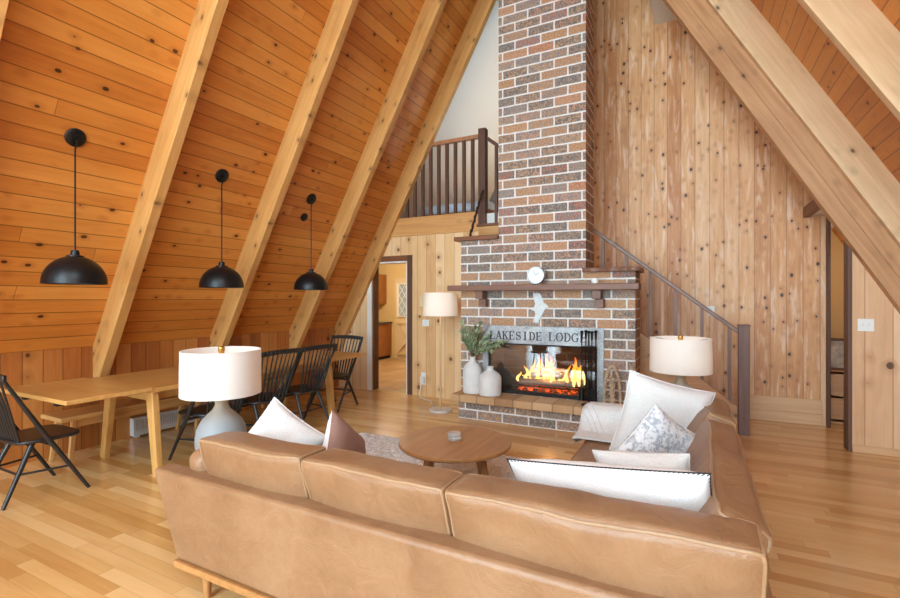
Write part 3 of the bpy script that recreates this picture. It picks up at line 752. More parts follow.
# ------------------------------------------------------------------ staircase beside the chimney
stc = thing('staircase', 'wooden staircase with a sloping brown handrail rising behind the chimney', 'staircase', (.48, 6.5, 0))
SYR = 6.15; k_ = -.788
def railz(x): return 1.135+k_*(x-.43)
MB().mm((.425, SYR-.055, -.0), (.535, SYR+.055, 1.20)).mm((.418, SYR-.062, 1.20), (.542, SYR+.062, 1.215)).build('newel_post', M['post'], stc, bevel=.004)
hr = MB(); hr.bar((.43, SYR, railz(.43)), (-1.35, SYR, railz(-1.35)), .055, .045); hr.build('handrail', M['rail'], stc, bevel=.008)
nst = 9
for i in range(nst):
    xa = .40-i*.25; z = .197*(i+1)
    MB().mm((xa-.27, SYR+.03, z-.04), (xa, YS-.005, z)).build('tread', M['beam'], stc, bevel=.005)
    MB().mm((xa-.03, SYR+.05, z-.197), (xa-.012, YS-.005, z-.04)).build('riser', M['beam'], stc)
sg = MB(); sg.prism([(.42, 0), (.42, .30), (-1.9, .30+2.32*.788), (-1.9, 2.32*.788-.15), (.20, 0)], lambda p: V((p[0], SYR-.02, p[1])), lambda p: V((p[0], SYR+.03, p[1])))
sg.build('stringer', M['beam'], stc)
for i in range(13):
    x = .345-i*.137
    MB().mm((x-.018, SYR-.018, .22+k_*(x-.42)), (x+.018, SYR+.018, railz(x)-.015)).build('baluster', M['bal'] if i % 2 == 0 else M['bal_pale'], stc)

# loft railing and landing
lr = thing('loft_railing', 'brown wooden railing with square balusters along the loft edge', 'railing', (-3.4, YB, 2.775))
MB().mm((-4.30, YB-.02, 3.845), (-2.76, YB+.05, 3.90)).build('top_rail', M['bal_pale'], lr, bevel=.004)
MB().mm((-2.785, YB-.055, 2.56), (-2.675, YB+.055, 3.965)).build('newel_post', M['trim_z'], lr, bevel=.004)
for i in range(11):
    x = -2.90-i*.142
    ztop = min(3.85, zl(x)-.4)
    if ztop > 2.9: MB().mm((x-.022, YB-.01, 2.77), (x+.022, YB+.034, ztop)).build('baluster', M['trim_z'], lr)
lr2 = thing('landing_railing', 'short sloping stair rail between the loft post and the chimney', 'railing', (-2.45, YB+.0, 2.57))
MB().bar((-2.675, YB+.02, 3.83), (-1.9, YB+.02, 3.22), .05, .05).build('handrail', M['trim_z'], lr2, bevel=.005)
for x in (-2.53, -2.38):
    MB().mm((x-.02, YB, 2.56), (x+.02, YB+.04, 3.83-.787*(x+2.675))).build('baluster', M['trim_z'], lr2)
lb = thing('landing_step', 'pine stair landing step between the loft post and the chimney', 'step', (-2.4, YB, ZLs+.055))
MB().mm((-2.74, 6.16, ZLs+.04), (-2.0, 6.9, 2.53)).build('riser_board', M['loft_board'], lb)
MB().mm((-2.76, 6.13, 2.53), (-2.0, 6.9, 2.565)).build('tread', M['trim'], lb, bevel=.004)
stick = MB(); p0 = V((-2.69, 5.75, ZLs+.055)); p1 = V((-2.70, 6.21, 3.05)); pts = []; rs = []
for i in range(22):
    t = i/21; pts.append(p0.lerp(p1, t)+V((.006*math.sin(i*1.9), 0, 0))); rs.append(.014+.006*(i % 2))
M['dark_stick'] = plain('dark_knobbly_wood', (58, 36, 24), .6, var=.2)
tag(stick.tube(pts, rs, 8).build('walking_stick', M['dark_stick'], base=p0), 'dark knobbly stick leaning on the loft post above the chimney shoulder', 'stick')
bed = thing('bed', 'pale blue and white bed in the loft behind the railing', 'bed', (-3.7, 8.0, 2.74))
MB().mm((-4.5, 7.2, 2.74), (-3.0, 9.2, 2.98)).build('bed_frame', M['trim'], bed)
MB().mm((-4.48, 7.18, 2.98), (-3.02, 9.2, 3.14)).build('mattress', M['blue_bed'], bed, bevel=.05)

# ------------------------------------------------------------------ kitchen beyond the doorway
def panel_door(mb, x0, x1, y, z0, z1, fr=.05):
    mb.mm((x0, y-.018, z0), (x1, y, z1)); mb.mm((x0+fr, y-.026, z0+fr), (x1-fr, y-.018, z1-fr))
kb = thing('kitchen_base_cabinet', 'brown wooden kitchen base cabinet seen through the doorway', 'cabinet', (-7.4, 9.6, 0))
MB().mm((-8.05, 9.42, .08), (-6.86, 9.98, .88)).build('carcass', M['cabinet'], kb)
MB().mm((-8.0, 9.47, .0), (-6.90, 9.98, .08)).build('plinth', M['soot'], kb)
MB().mm((-8.05, 9.38, .88), (-6.83, 9.98, .92)).build('worktop', M['counter'], kb, bevel=.004)
for xa in (-7.98, -7.42):
    q = MB(); panel_door(q, xa, xa+.54, 9.42, .12, .66); d = q.build('door', M['cabinet'], kb, bevel=.003)
    MB().ball((xa+.49, 9.385, .6), .014, 6).build('knob', M['brass'], d)
    q = MB(); panel_door(q, xa, xa+.54, 9.42, .68, .86, .03); d = q.build('drawer', M['cabinet'], kb, bevel=.003)
    MB().ball((xa+.27, 9.385, .77), .014, 6).build('knob', M['brass'], d)
ku = thing('kitchen_wall_cabinet', 'brown wooden kitchen wall cabinet above the counter seen through the doorway', 'cabinet', (-7.5, 9.99, 1.38))
MB().mm((-8.05, 9.66, 1.38), (-7.02, 9.99, 2.12)).build('carcass', M['cabinet'], ku)
for xa in (-8.03, -7.52):
    q = MB(); panel_door(q, xa, xa+.49, 9.66, 1.40, 2.10); q.build('door', M['cabinet'], ku, bevel=.003)
kd = MB().mm((-6.74, 9.95, .0), (-5.84, 10.0, 2.02))
kdo = struct('door_1', kd, M['cream'], .003)
q = MB(); panel_door(q, -6.66, -5.92, 9.95, .12, .9, .0)
q2 = MB()
for a, b in (((-6.62, .16), (-5.96, .86)), ((-5.96, .16), (-6.62, .86))): q2.bar((a[0], 9.925, a[1]), (b[0], 9.925, b[1]), .07, .02)
for (a, b) in (((-6.66, .12), (-5.92, .12)), ((-6.66, .9), (-5.92, .9))): q2.bar((a[0], 9.93, a[1]), (b[0], 9.93, b[1]), .07, .02)
q2.build('cross_panel', M['cream'], kdo)
M['day_glass'] = emis('bright_daylight_pane', (196, 200, 186), .35, (120, 124, 112))
pn = MB().mm((-6.60, 9.935, 1.08), (-5.98, 9.948, 1.86)).build('pane', M['day_glass'], kdo)
lat = MB()
for i in range(-3, 7):
    for sgn in (1, -1):
        x = -6.60+i*.16
        xa, xb = (x, x+.5) if sgn > 0 else (x+.5, x)
        za, zb = 1.08, 1.86
        def clipx(a0, z0, a1, z1, lim):
            t = (lim-a0)/(a1-a0); return lim, z0+(z1-z0)*t
        A = [xa, za]; B = [xb, zb]
        for lim, less in ((-6.60, True), (-5.98, False)):
            for P, Q in ((A, B), (B, A)):
                if (P[0] < lim) if less else (P[0] > lim):
                    if (Q[0] < lim) if less else (Q[0] > lim): P[0] = None; break
                    P[0], P[1] = clipx(P[0], P[1], Q[0], Q[1], lim)
            if A[0] is None or B[0] is None: break
        if A[0] is None or B[0] is None or abs(A[0]-B[0]) < .03: continue
        lat.bar((A[0], 9.93, A[1]), (B[0], 9.93, B[1]), .018, .012)
lat.bar((-6.63, 9.93, 1.06), (-6.63, 9.93, 1.88), .06, .02).bar((-5.95, 9.93, 1.06), (-5.95, 9.93, 1.88), .06, .02).bar((-6.66, 9.93, 1.88), (-5.92, 9.93, 1.88), .06, .02).bar((-6.66, 9.93, 1.06), (-5.92, 9.93, 1.06), .06, .02)
lat.build('lattice', M['lattice'], kdo)
# hall shelf and pictures at right
hs_ = thing('low_shelf', 'low pale wooden shelf unit inside the hall opening at right', 'shelf', (1.62, 7.7, 0))
for yy in (7.2, 8.2): MB().mm((1.42, yy, 0), (1.85, yy+.03, .62)).build('side_panel', M['skirt'], hs_)
for z in (.05, .33, .62): MB().mm((1.42, 7.2, z-.025), (1.85, 8.23, z)).build('board', M['skirt'], hs_)
for i, (yy, h, lab) in enumerate(((7.42, .40, 'nearer small framed picture leaning on the hall shelf'), (7.72, .34, 'farther small framed picture leaning on the hall shelf'))):
    t = thing('picture_frame', lab, 'picture', (1.62, yy, .62), 0, 'framed pictures on the hall shelf')
    R = rotm(rx=-.28)
    q = MB(); c = V((1.60, yy, .62+h/2*.97)); 
    for dx, dz, w, hh in ((0, h/2-.015, .30, .03), (0, -h/2+.015, .30, .03), (-.135, 0, .03, h), (.135, 0, .03, h)): q.box(c+R @ V((dx, 0, dz)), (w, .02, hh), R)
    q.build('frame', M['trim_z'], t)
    MB().box(c+R @ V((0, .004, 0)), (.26, .008, h-.04), R).build('print', M['picture'], t)

# ------------------------------------------------------------------ pendants
def pendant(y, label):
    x = -4.435; z0 = zl(x)
    t = thing('pendant_lamp', label, 'pendant lamp', (x, y, 1.62), 0, 'black dome pendants above the dining table')
    n = V((SL, 0, -1)).normalized(); R = n.to_track_quat('Z', 'Y').to_matrix()
    MB().lathe([(.074, 0), (.074, .012), (.066, .02), (.016, .024), (.012, .05)], V((x, y, z0)), 28, R).build('canopy', M['matte_black'], t)
    MB().tube([(x+.03, y, z0-.02), (x+.022, y, z0-.06), (x, y, z0-.10), (x, y, 1.89)], .006, 8).build('cord', M['matte_black'], t)
    pr = [(.016, .275), (.026, .272), (.03, .255), (.03, .235), (.06, .228)]
    for i in range(1, 12):
        a = PI/2*(1-i/11); pr.append((.215*math.cos(a) if i else 0, .012+.216*math.sin(a)))
    pr = [p for j, p in enumerate(pr) if j < 5 or p[0] > .06]
    pr += [(.217, 0), (.212, 0)]
    for i in range(0, 11):
        a = PI/2*i/11; pr.append((.208*math.cos(a), .012+.207*math.sin(a)))
    s = MB().lathe(pr, (x, y, 1.62), 48).build('shade', M['matte_black'], t)
    MB().tube([(x, y, 1.84), (x, y, 1.76)], .022, 12).ball((x, y, 1.72), .042, 10).build('bulb', M['bulb'], t)
pendant(1.985, 'black dome pendant lamp nearest the camera, left of the others')
pendant(3.313, 'middle black dome pendant lamp of the three above the table')
pendant(4.62, 'farthest black dome pendant lamp, next to the kitchen doorway side')
R = V((SL, 0, -1)).normalized().to_track_quat('Z', 'Y').to_matrix()
tag(MB().lathe([(.055, 0), (.055, .012), (.045, .02), (.02, .022)], (-4.56, 4.62, zl(-4.56)), 24, R).build('ceiling_cover_plate', M['matte_black'], base=(-4.56, 4.62, zl(-4.56))), 'small round black cover plate on the plank ceiling beside the farthest pendant', 'ceiling plate')

# ------------------------------------------------------------------ dining table, bench, chairs
dt = thing('dining_table', 'long light oak extending dining table beside the left plank wall', 'table', (-4.57, 3.5, 0))
TX0, TX1 = -5.10, -4.04
MB().mm((TX0, 2.37, .712), (TX1, 4.66, .75)).build('tabletop', M['oak'], dt, bevel=.005)
MB().mm((TX0+.0, 1.745, .728), (TX1+.012, 2.36, .762)).build('extension_leaf', M['oak_x'], dt, bevel=.005)
MB().mm((TX0+.01, 4.67, .714), (TX1, 5.26, .752)).build('extension_leaf', M['oak_x'], dt, bevel=.005)
MB().mm((TX0+.12, 2.40, .63), (TX0+.145, 4.58, .712)).mm((TX1-.145, 2.40, .63), (TX1-.12, 4.58, .712)).mm((TX0+.12, 2.40, .63), (TX1-.12, 2.425, .712)).mm((TX0+.12, 4.56, .63), (TX1-.12, 4.585, .712)).build('apron', M['oak'], dt)
MB().mm((TX0+.25, 1.8, .685), (TX0+.30, 5.2, .712)).mm((TX1-.30, 1.8, .685), (TX1-.25, 5.2, .712)).build('extension_rail', M['soot'], dt)
for yy in (2.42, 4.60):
    MB().bar((TX1-.02, yy, 0), (TX1-.10, yy, .712), .05, .075, .06, .10, side=(0, 1, 0)).build('leg', M['oak_z'], dt, bevel=.006)
    MB().bar((TX0+.14, yy+.04, 0), (TX0+.34, yy, .712), .05, .075, .06, .10, side=(0, 1, 0)).build('leg', M['oak_z'], dt, bevel=.006)
bn = thing('dining_bench', 'light oak bench between the dining table and the plank wall', 'bench', (-5.12, 3.4, 0))
MB().mm((-5.30, 2.10, .41), (-4.93, 4.75, .45)).build('seat', M['bench'], bn, bevel=.006)
MB().mm((-5.26, 2.2, .34), (-5.235, 4.65, .41)).mm((-4.995, 2.2, .34), (-4.97, 4.65, .41)).build('apron', M['bench'], bn)
for x, dx in ((-5.25, -.03), (-4.98, .04)):
    for yy in (2.22, 3.42, 4.62): MB().bar((x+dx, yy-.05, 0), (x, yy, .41), .03, .03, .045, .045, side=(0, 1, 0)).build('leg', M['bench_z'], bn, bevel=.004)

def make_chair():
    t = thing('spindle_chair', '-', 'chair', (0, 0, 0), 0, 'black spindle back dining chairs')
    poly = []
    for i in range(28):
        a = 2*PI*i/28; c, s = math.cos(a), math.sin(a)
        x = .235*math.copysign(abs(c)**.55, c); y = .215*math.copysign(abs(s)**.55, s)
        x *= 1+.10*(y/.215); poly.append((x, y))
    MB().prism(poly, lambda p: V((p[0], p[1], .425)), lambda p: V((p[0], p[1], .455-.006*(1-(p[0]/.25)**2)))).build('seat', M['black'], t, bevel=.01)
    tr = MB(); pts = []
    for i in range(13):
        u = -1+2*i/12; pts.append((.285*u, -.315-.02*(1-u*u)+.01, .94+.012*(1-u*u)))
    for a, b in zip(pts, pts[1:]): tr.bar(a, b, .026, .05, side=(0, 1, 0))
    tr.build('top_rail', M['black'], t, bevel=.006)
    for i in range(9):
        u = -1+2*i/8
        MB().tube([(.17*u, -.185, .445), (.205*u, -.25, .68), (.235*u, -.315-.018*(1-u*u), .93)], [.0085, .0095, .007], 8).build('spindle', M['black'], t)
    for s in (-1, 1):
        MB().tube([(s*.272, -.310, .93), (s*.258, -.05, .46), (s*.274, .215, 0)], [.013, .019, .013], 10).build('side_stick', M['black'], t)
        MB().tube([(s*.16, -.10, .43), (s*.205, -.29, 0)], [.02, .013], 10).build('leg', M['black'], t)
    MB().tube([(-.262, -.02, .40), (.262, -.02, .40)], .012, 8).build('seat_rail', M['black'], t)
    MB().tube([(-.183, -.195, .215), (.183, -.195, .215)], .009, 8).build('stretcher', M['black'], t)
    for s in (-1, 1): MB().tube([(s*.183, -.195, .215), (s*.262, .10, .21)], .009, 8).build('stretcher', M['black'], t)
    return t
proto = make_chair()
for i, (x, y, rz, lab) in enumerate(((-4.565, 1.80, 0, 'black spindle chair at the near end of the table, cut by the left picture edge'),
                         (-4.13, 2.97, PI/2, 'black spindle chair hidden mostly behind the left table lamp'),
                         (-4.13, 3.545, PI/2, 'black spindle chair just right of the left lamp shade'),
                         (-4.13, 4.12, PI/2, 'black spindle chair third from the left on the room side of the table'),
                         (-4.46, 5.06, PI, 'black spindle chair at the far end of the table by the kitchen doorway'))):
    c = proto if i == 0 else dup(proto)
    c.location = (x, y, 0); c.rotation_euler = (0, 0, rz); c['label'] = lab

# ------------------------------------------------------------------ table lamps on side tables, floor lamp
def drum(mb, c, r0, r1, z0, z1, th=.004, n=56):
    return mb.lathe([(r0, z0), (r1, z1), (r1-th, z1), (r0-th, z0), (r0, z0)], c, n)
def ring_open(mb, c, r0, r1, z0, z1, th=.004, n=56):   # open drum: no caps
    c = V(c); vs = []; fs = []; prof = [(r0, z0), (r1, z1), (r1-th, z1), (r0-th, z0)]
    for r, z in prof: vs += [c+V((r*math.cos(2*PI*k/n), r*math.sin(2*PI*k/n), z)) for k in range(n)]
    for i in range(4):
        j = (i+1) % 4
        for k in range(n): fs.append((i*n+k, i*n+(k+1) % n, j*n+(k+1) % n, j*n+k))
    return mb.add(vs, fs)
def table_lamp(c, label, power):
    c = V(c); t = thing('table_lamp', label, 'table lamp', c, 0, 'table lamps with white drum shades')
    pr = [(.095, 0), (.115, .008), (.145, .05), (.156, .10), (.157, .15), (.148, .20), (.125, .25), (.09, .29), (.058, .32), (.042, .345), (.038, .37), (.05, .392), (.046, .40), (.012, .402)]
    MB().lathe(pr, (0, 0, 0), 44).build('base', M['glaze'], t, world=False)
    MB().tube([(0, 0, .39), (0, 0, .68)], .007, 8).build('harp_rod', M['brass'], t, world=False)
    sh = MB(); ring_open(sh, (0, 0, 0), .245, .242, .425, .712)
    so = sh.build('lamp_shade', M['shade'], t, world=False)
    sp_ = MB()
    for a in range(3): sp_.tube([(0, 0, .67), (.242*math.cos(a*2.094+.5), .243*math.sin(a*2.094+.5), .70)], .003, 6)
    sp_.build('spider', M['steel'], so, world=False)
    MB().lathe([(.018, .67), (.02, .68), (.016, .695), (.022, .71), (.02, .73), (.012, .737)], (0, 0, 0), 20).build('finial', M['brass'], t, world=False)
    MB().ball((0, 0, .53), .035, 10).build('bulb', emis('lamp_bulb', (255, 205, 140), 2.0), t, world=False)
    return t
TLH = .455
table_lamp((-2.76, 2.06, TLH), 'grey ombre table lamp with white drum shade left of the sofa back', 6)
table_lamp((-.11, 4.50, TLH), 'grey ombre table lamp with white drum shade near the stairs behind the pillows', 6)
for c, lab in (((-2.76, 2.06), 'small round dark side table under the lamp at the left end of the sofa'), ((-.11, 4.50), 'small round dark side table under the lamp near the stairs')):
    t = thing('side_table', lab, 'side table', (c[0], c[1], 0), 0, 'round side tables under the lamps')
    MB().lathe([(.18, .43), (.187, .435), (.187, .45), (.18, .455)], (c[0], c[1], 0), 36).build('table_top', M['table_black'], t)
    for k in range(3):
        a = k*2*PI/3+.4
        MB().tube([(c[0]+.10*math.cos(a), c[1]+.10*math.sin(a), .432), (c[0]+.16*math.cos(a), c[1]+.16*math.sin(a), 0)], [.012, .009], 8).build('leg', M['table_black'], t)
fl = thing('floor_lamp', 'tall floor lamp with white shade standing left of the brick fireplace', 'floor lamp', (-3.03, 5.56, 0))
MB().lathe([(.15, 0), (.155, .006), (.155, .02), (.148, .027), (.02, .03)], (-3.03, 5.56, 0), 40).build('base', M['marble'], fl)
MB().tube([(-3.03, 5.56, .028), (-3.03, 5.56, 1.30)], .014, 12).build('pole', M['pole'], fl)
MB().tube([(-3.03, 5.56, 1.30), (-3.03, 5.56, 1.56)], .006, 8).build('rod', M['brass'], fl)
q = MB(); ring_open(q, (-3.03, 5.56, 0), .235, .22, 1.275, 1.585); so = q.build('lamp_shade', M['shade'], fl)
q = MB()
for a in range(3): q.tube([(-3.03, 5.56, 1.55), (-3.03+.221*math.cos(a*2.094), 5.56+.221*math.sin(a*2.094), 1.57)], .003, 6)
q.build('spider', M['steel'], so)
MB().ball((-3.03, 5.56, 1.42), .04, 10).build('bulb', emis('floor_lamp_bulb', (255, 214, 150), 14.0), fl)
cd = MB(); pts = [(-3.73, YB-.02, .24), (-3.74, YB-.06, .2), (-3.75, YB-.09, .05), (-3.70, YB-.16, .012), (-3.55, YB-.25, .008), (-3.42, YB-.32, .008), (-3.36, YB-.40, .008), (-3.28, YB-.52, .008), (-3.18, 5.62, .008)]
cd.tube(pts, .007, 8); cd.mm((-3.77, YB-.05, .20), (-3.70, YB-.008, .30))
tag(cd.build('lamp_cord', M['cord'], base=(-3.5, 6.1, 0)), 'white power cord running from the low outlet to the floor lamp', 'cord')

# ------------------------------------------------------------------ rug, coffee table, coasters
rg = MB(); nx, ny = 150, 110; x0, x1, y0, y1 = -3.28, -.78, 2.40, 4.22
for j in range(ny+1):
    for i in range(nx+1):
        x = x0+(x1-x0)*i/nx; y = y0+(y1-y0)*j/ny
        e = min(i, nx-i, j, ny-j)
        h = .004 if e == 0 else .02+.018*noise.noise(V((x*22, y*22, 0)))+.014*noise.noise(V((x*50, y*50, 3)))
        rg.v.append(V((x+.012*noise.noise(V((x*9, y*9, 5))), y+.012*noise.noise(V((x*9, y*9, 8))), max(.004, h))))
for j in range(ny):
    for i in range(nx): a = j*(nx+1)+i; rg.f.append([a, a+1, a+nx+2, a+nx+1])
n0 = len(rg.v); rg.add([(x0, y0, .001), (x1, y0, .001), (x1, y1, .001), (x0, y1, .001)], [(3, 2, 1, 0)])
tag(rg.build('shag_rug', M['rug'], base=(-1.9, 3.2, 0), ang=180), 'cream grey shag rug on the floor under the round coffee table', 'rug')
ct = thing('coffee_table', 'round brown wooden coffee table standing on the shag rug', 'coffee table', (-1.62, 3.2, .012))
MB().lathe([(.38, .385), (.412, .393), (.426, .405), (.426, .418), (.42, .425)], (-1.62, 3.2, 0), 64).build('table_top', M['walnut'], ct, ang=30)
for k in range(4):
    a = k*PI/2-.22
    MB().tube([(-1.62+.25*math.cos(a), 3.2+.25*math.sin(a), .39), (-1.62+.34*math.cos(a), 3.2+.34*math.sin(a), .014)], [.024, .016], 12).build('leg', M['walnut_z'], ct)
q = MB()
for k in range(2):
    a = k*PI/2-.22; q.bar((-1.62+.27*math.cos(a), 3.2+.27*math.sin(a), .365), (-1.62-.27*math.cos(a), 3.2-.27*math.sin(a), .365), .035, .03)
q.build('cross_brace', M['walnut_z'], ct)
for i, nm in enumerate(('bottom', 'second lowest', 'second highest', 'topmost')):
    z = .426+i*.0135
    c = (-1.63+.006*math.sin(i*2), 3.22+.006*math.cos(i*3), z)
    tag(MB().lathe([(.05, 0), (.053, .003), (.053, .009), (.05, .012)], c, 28).build('coaster', M['coaster'], base=c), nm+' round stone coaster of the little stack on the coffee table', 'coaster', 'coasters stacked on the coffee table')

# ------------------------------------------------------------------ sofa
def cushmap(c, dims, r, bulge, shear=(0, 0), taper=0.0, seed=0, wr=.006, R=None):
    a = V(dims)/2; c = V(c)
    def f(p):
        q = V(p); e = V((math.copysign(1-(1-abs(q.x))**1.5, q.x), math.copysign(1-(1-abs(q.y))**1.5, q.y), math.copysign(1-(1-abs(q.z))**1.5, q.z)))
        w = V((e.x*a.x, e.y*a.y, e.z*a.z))
        inn = V((max(-(a.x-r), min(a.x-r, w.x)), max(-(a.y-r), min(a.y-r, w.y)), max(-(a.z-r), min(a.z-r, w.z))))
        d = w-inn
        if d.length > 1e-6: w = inn+d.normalized()*min(r, d.length*1.0)
        w.z += math.copysign(1, q.z)*bulge[2]*(1-e.x**2)*(1-e.y**2)*abs(e.z)
        w.y += math.copysign(1, q.y)*bulge[1]*(1-e.x**2)*(1-e.z**2)*abs(e.y)
        w.x += math.copysign(1, q.x)*bulge[0]*(1-e.y**2)*(1-e.z**2)*abs(e.x)
        w.x += shear[0]*(w.z); w.y += shear[1]*(w.z)
        n = noise.noise(V((w.x*3.1+seed*7.7, w.y*3.1, w.z*3.1)))*wr*1.6+noise.noise(V((w.x*9+seed*3, w.y*9, w.z*9)))*wr*.6
        w += V((n*.5, n*.5, n))
        if R is not None: w = R @ w
        return c+w
    return f
def cushion(name, parent, f, n=12, mat=None, pipe=('top',), dims=(1, 1, 1), piperad=.0065):
    bm = bmesh.new(); bmesh.ops.create_cube(bm, size=2.0)
    bmesh.ops.subdivide_edges(bm, edges=bm.edges[:], cuts=n, use_grid_fill=True)
    mb = MB(); bm.verts.ensure_lookup_table()
    mb.add([f(v.co) for v in bm.verts], [[v.index for v in fc.verts] for fc in bm.faces]); bm.free()
    o = mb.build(name, mat or M['leather'], parent, ang=180)
    pp = MB()
    def loop(path, m=28):
        pts = []
        for a, b in zip(path, path[1:]+path[:1]):
            for i in range(m): pts.append(f(V(a).lerp(V(b), i/m)))
        pp.tube(pts, piperad, 7, closed=True)
    if 'top' in pipe: loop([(-1,-1,1),(1,-1,1),(1,1,1),(-1,1,1)])
    if 'back' in pipe: loop([(-1,-1,-1),(1,-1,-1),(1,-1,1),(-1,-1,1)])
    if 'front' in pipe: loop([(-1,1,-1),(1,1,-1),(1,1,1),(-1,1,1)])
    if 'left' in pipe: loop([(-1,-1,-1),(-1,1,-1),(-1,1,1),(-1,-1,1)])
    if 'right' in pipe: loop([(1,-1,-1),(1,1,-1),(1,1,1),(1,-1,1)])
    if pp.v: pp.build('piping', M['piping'], o)
    return o
sf = thing('sectional_sofa', 'L shaped tan leather sectional sofa in the foreground with its back to the camera', 'sofa', (-1.15, 2.0, 0))
SX0, SX1, SY0 = -2.46, .20, 1.47
# frame: back panel, right panel, seat box, far arm
fr = MB()
def slab(pa, pb, zb, zt, off0, off1):   # vertical panel with a slight flare; pa->pb bottom, outward offset
    pass
fr.add([(SX0+.10, SY0+.03, .165), (SX1-.02, SY0+.03, .165), (SX1-.02, SY0+.14, .165), (SX0+.10, SY0+.14, .165),
        (SX0-.05, SY0-.005, .62), (SX1+.01, SY0-.005, .62), (SX1+.01, SY0+.11, .62), (SX0-.05, SY0+.11, .62)],
       [(0,3,2,1),(4,5,6,7),(0,1,5,4),(1,2,6,5),(2,3,7,6),(3,0,4,7)])
fro = fr.build('back_panel', M['leather'], sf, bevel=.022, seg=3)
fr = MB()
fr.add([(SX1-.13, SY0+.13, .165), (SX1-.02, SY0+.13, .165), (SX1-.02, 3.92, .165), (SX1-.13, 3.92, .165),
        (SX1-.11, SY0+.10, .62), (SX1+.01, SY0+.10, .62), (SX1+.01, 3.92, .62), (SX1-.11, 3.92, .62)],
       [(0,3,2,1),(4,5,6,7),(0,1,5,4),(1,2,6,5),(2,3,7,6),(3,0,4,7)])
fr.build('side_panel', M['leather'], sf, bevel=.022, seg=3)
MB().mm((SX0+.12, SY0+.12, .165), (SX1-.10, 2.36, .32)).mm((-.70, 2.30, .165), (SX1-.10, 3.88, .32)).build('seat_base', M['leather'], sf, bevel=.012)
MB().mm((-.72, 3.74, .32), (SX1-.09, 3.90, .63)).build('arm', M['leather'], sf, bevel=.04, seg=4)
for ra, rb in (((SX0+.09, SY0+.02), (SX1-.01, SY0+.075)), ((SX0+.09, SY0+.076), (SX0+.15, 2.38)), ((SX1-.07, SY0+.076), (SX1-.01, 3.865)), ((-.72, 3.866), (SX1-.01, 3.92))):
    MB().mm((ra[0], ra[1], .13), (rb[0], rb[1], .164)).build('base_rail', M['walnut'], sf, bevel=.006)
for x, y in ((SX0+.29, SY0+.07), (SX0+.22, 2.32), (-1.1, SY0+.07), (SX1-.06, SY0+.07), (SX1-.06, 3.86), (-.66, 3.86), (-.68, 2.34)):
    MB().tube([(x, y, .14), (x+(.0), y-.0, .0)], [.024, .016], 12).build('leg', M['walnut_z'], sf)
for i, (xa, xb) in enumerate(((-2.36, -1.56), (-1.56, -.74))):
    cushion('seat_cushion', sf, cushmap(((xa+xb)/2, 2.02, .385), (xb-xa-.01, .76, .15), .05, (0, .005, .015), seed=i), 12, pipe=('top',))
cushion('seat_cushion', sf, cushmap((-.32, 2.05, .385), (.83, .82, .15), .05, (0, .005, .015), seed=5), 12, pipe=('top',))
cushion('seat_cushion', sf, cushmap((-.32, 3.10, .385), (.83, 1.27, .15), .05, (.005, .005, .015), seed=6), 12, pipe=('top',))
# back cushions along the camera side
def backc(xa, xb, seed, ya=1.505, yb=1.675, z0=.46, z1=.812):
    c = ((xa+xb)/2, (ya+yb)/2+.06, (z0+z1)/2); dims = (xb-xa, yb-ya+.03, z1-z0)
    return cushion('back_cushion', sf, cushmap(c, dims, .035, (.012, .02, .012), shear=(0, -.30), seed=seed, wr=.008), 14, pipe=('top', 'back'))
backc(-2.20, -1.52, 1)
backc(-1.515, -.81, 2)
cushion('back_cushion', sf, cushmap((-.315, 1.645, .64), (.98, .215, .37), .04, (.0, .02, .014), shear=(0, -.30), seed=3, wr=.009), 16, pipe=('top', 'back'))
# loose bolster at the far left end
cushion('bolster', sf, cushmap((-2.285, 1.66, .57), (.14, .19, .27), .05, (.01, .01, .01), shear=(0, -.2), seed=9), 8, pipe=())
# back cushions along the right side
def backr(ya, yb, seed):
    g = cushmap((0, 0, 0), (.155, yb-ya, .40), .04, (.02, .012, .012), shear=(.25, 0), seed=seed, wr=.012)
    def f(p):
        w = g(p); t = (.2-w.z)/.4
        if p[0] < 0: w.x += -p[0]*-.16*t           # the inner face leans out towards the seat
        w.z += .03*(-p[0])*max(0, w.z/.2)
        return V((.085, (ya+yb)/2, .62))+w
    return cushion('back_cushion', sf, f, 16, pipe=('top', 'right'))
backr(1.665, 3.03, 11); backr(3.05, 3.72, 12)

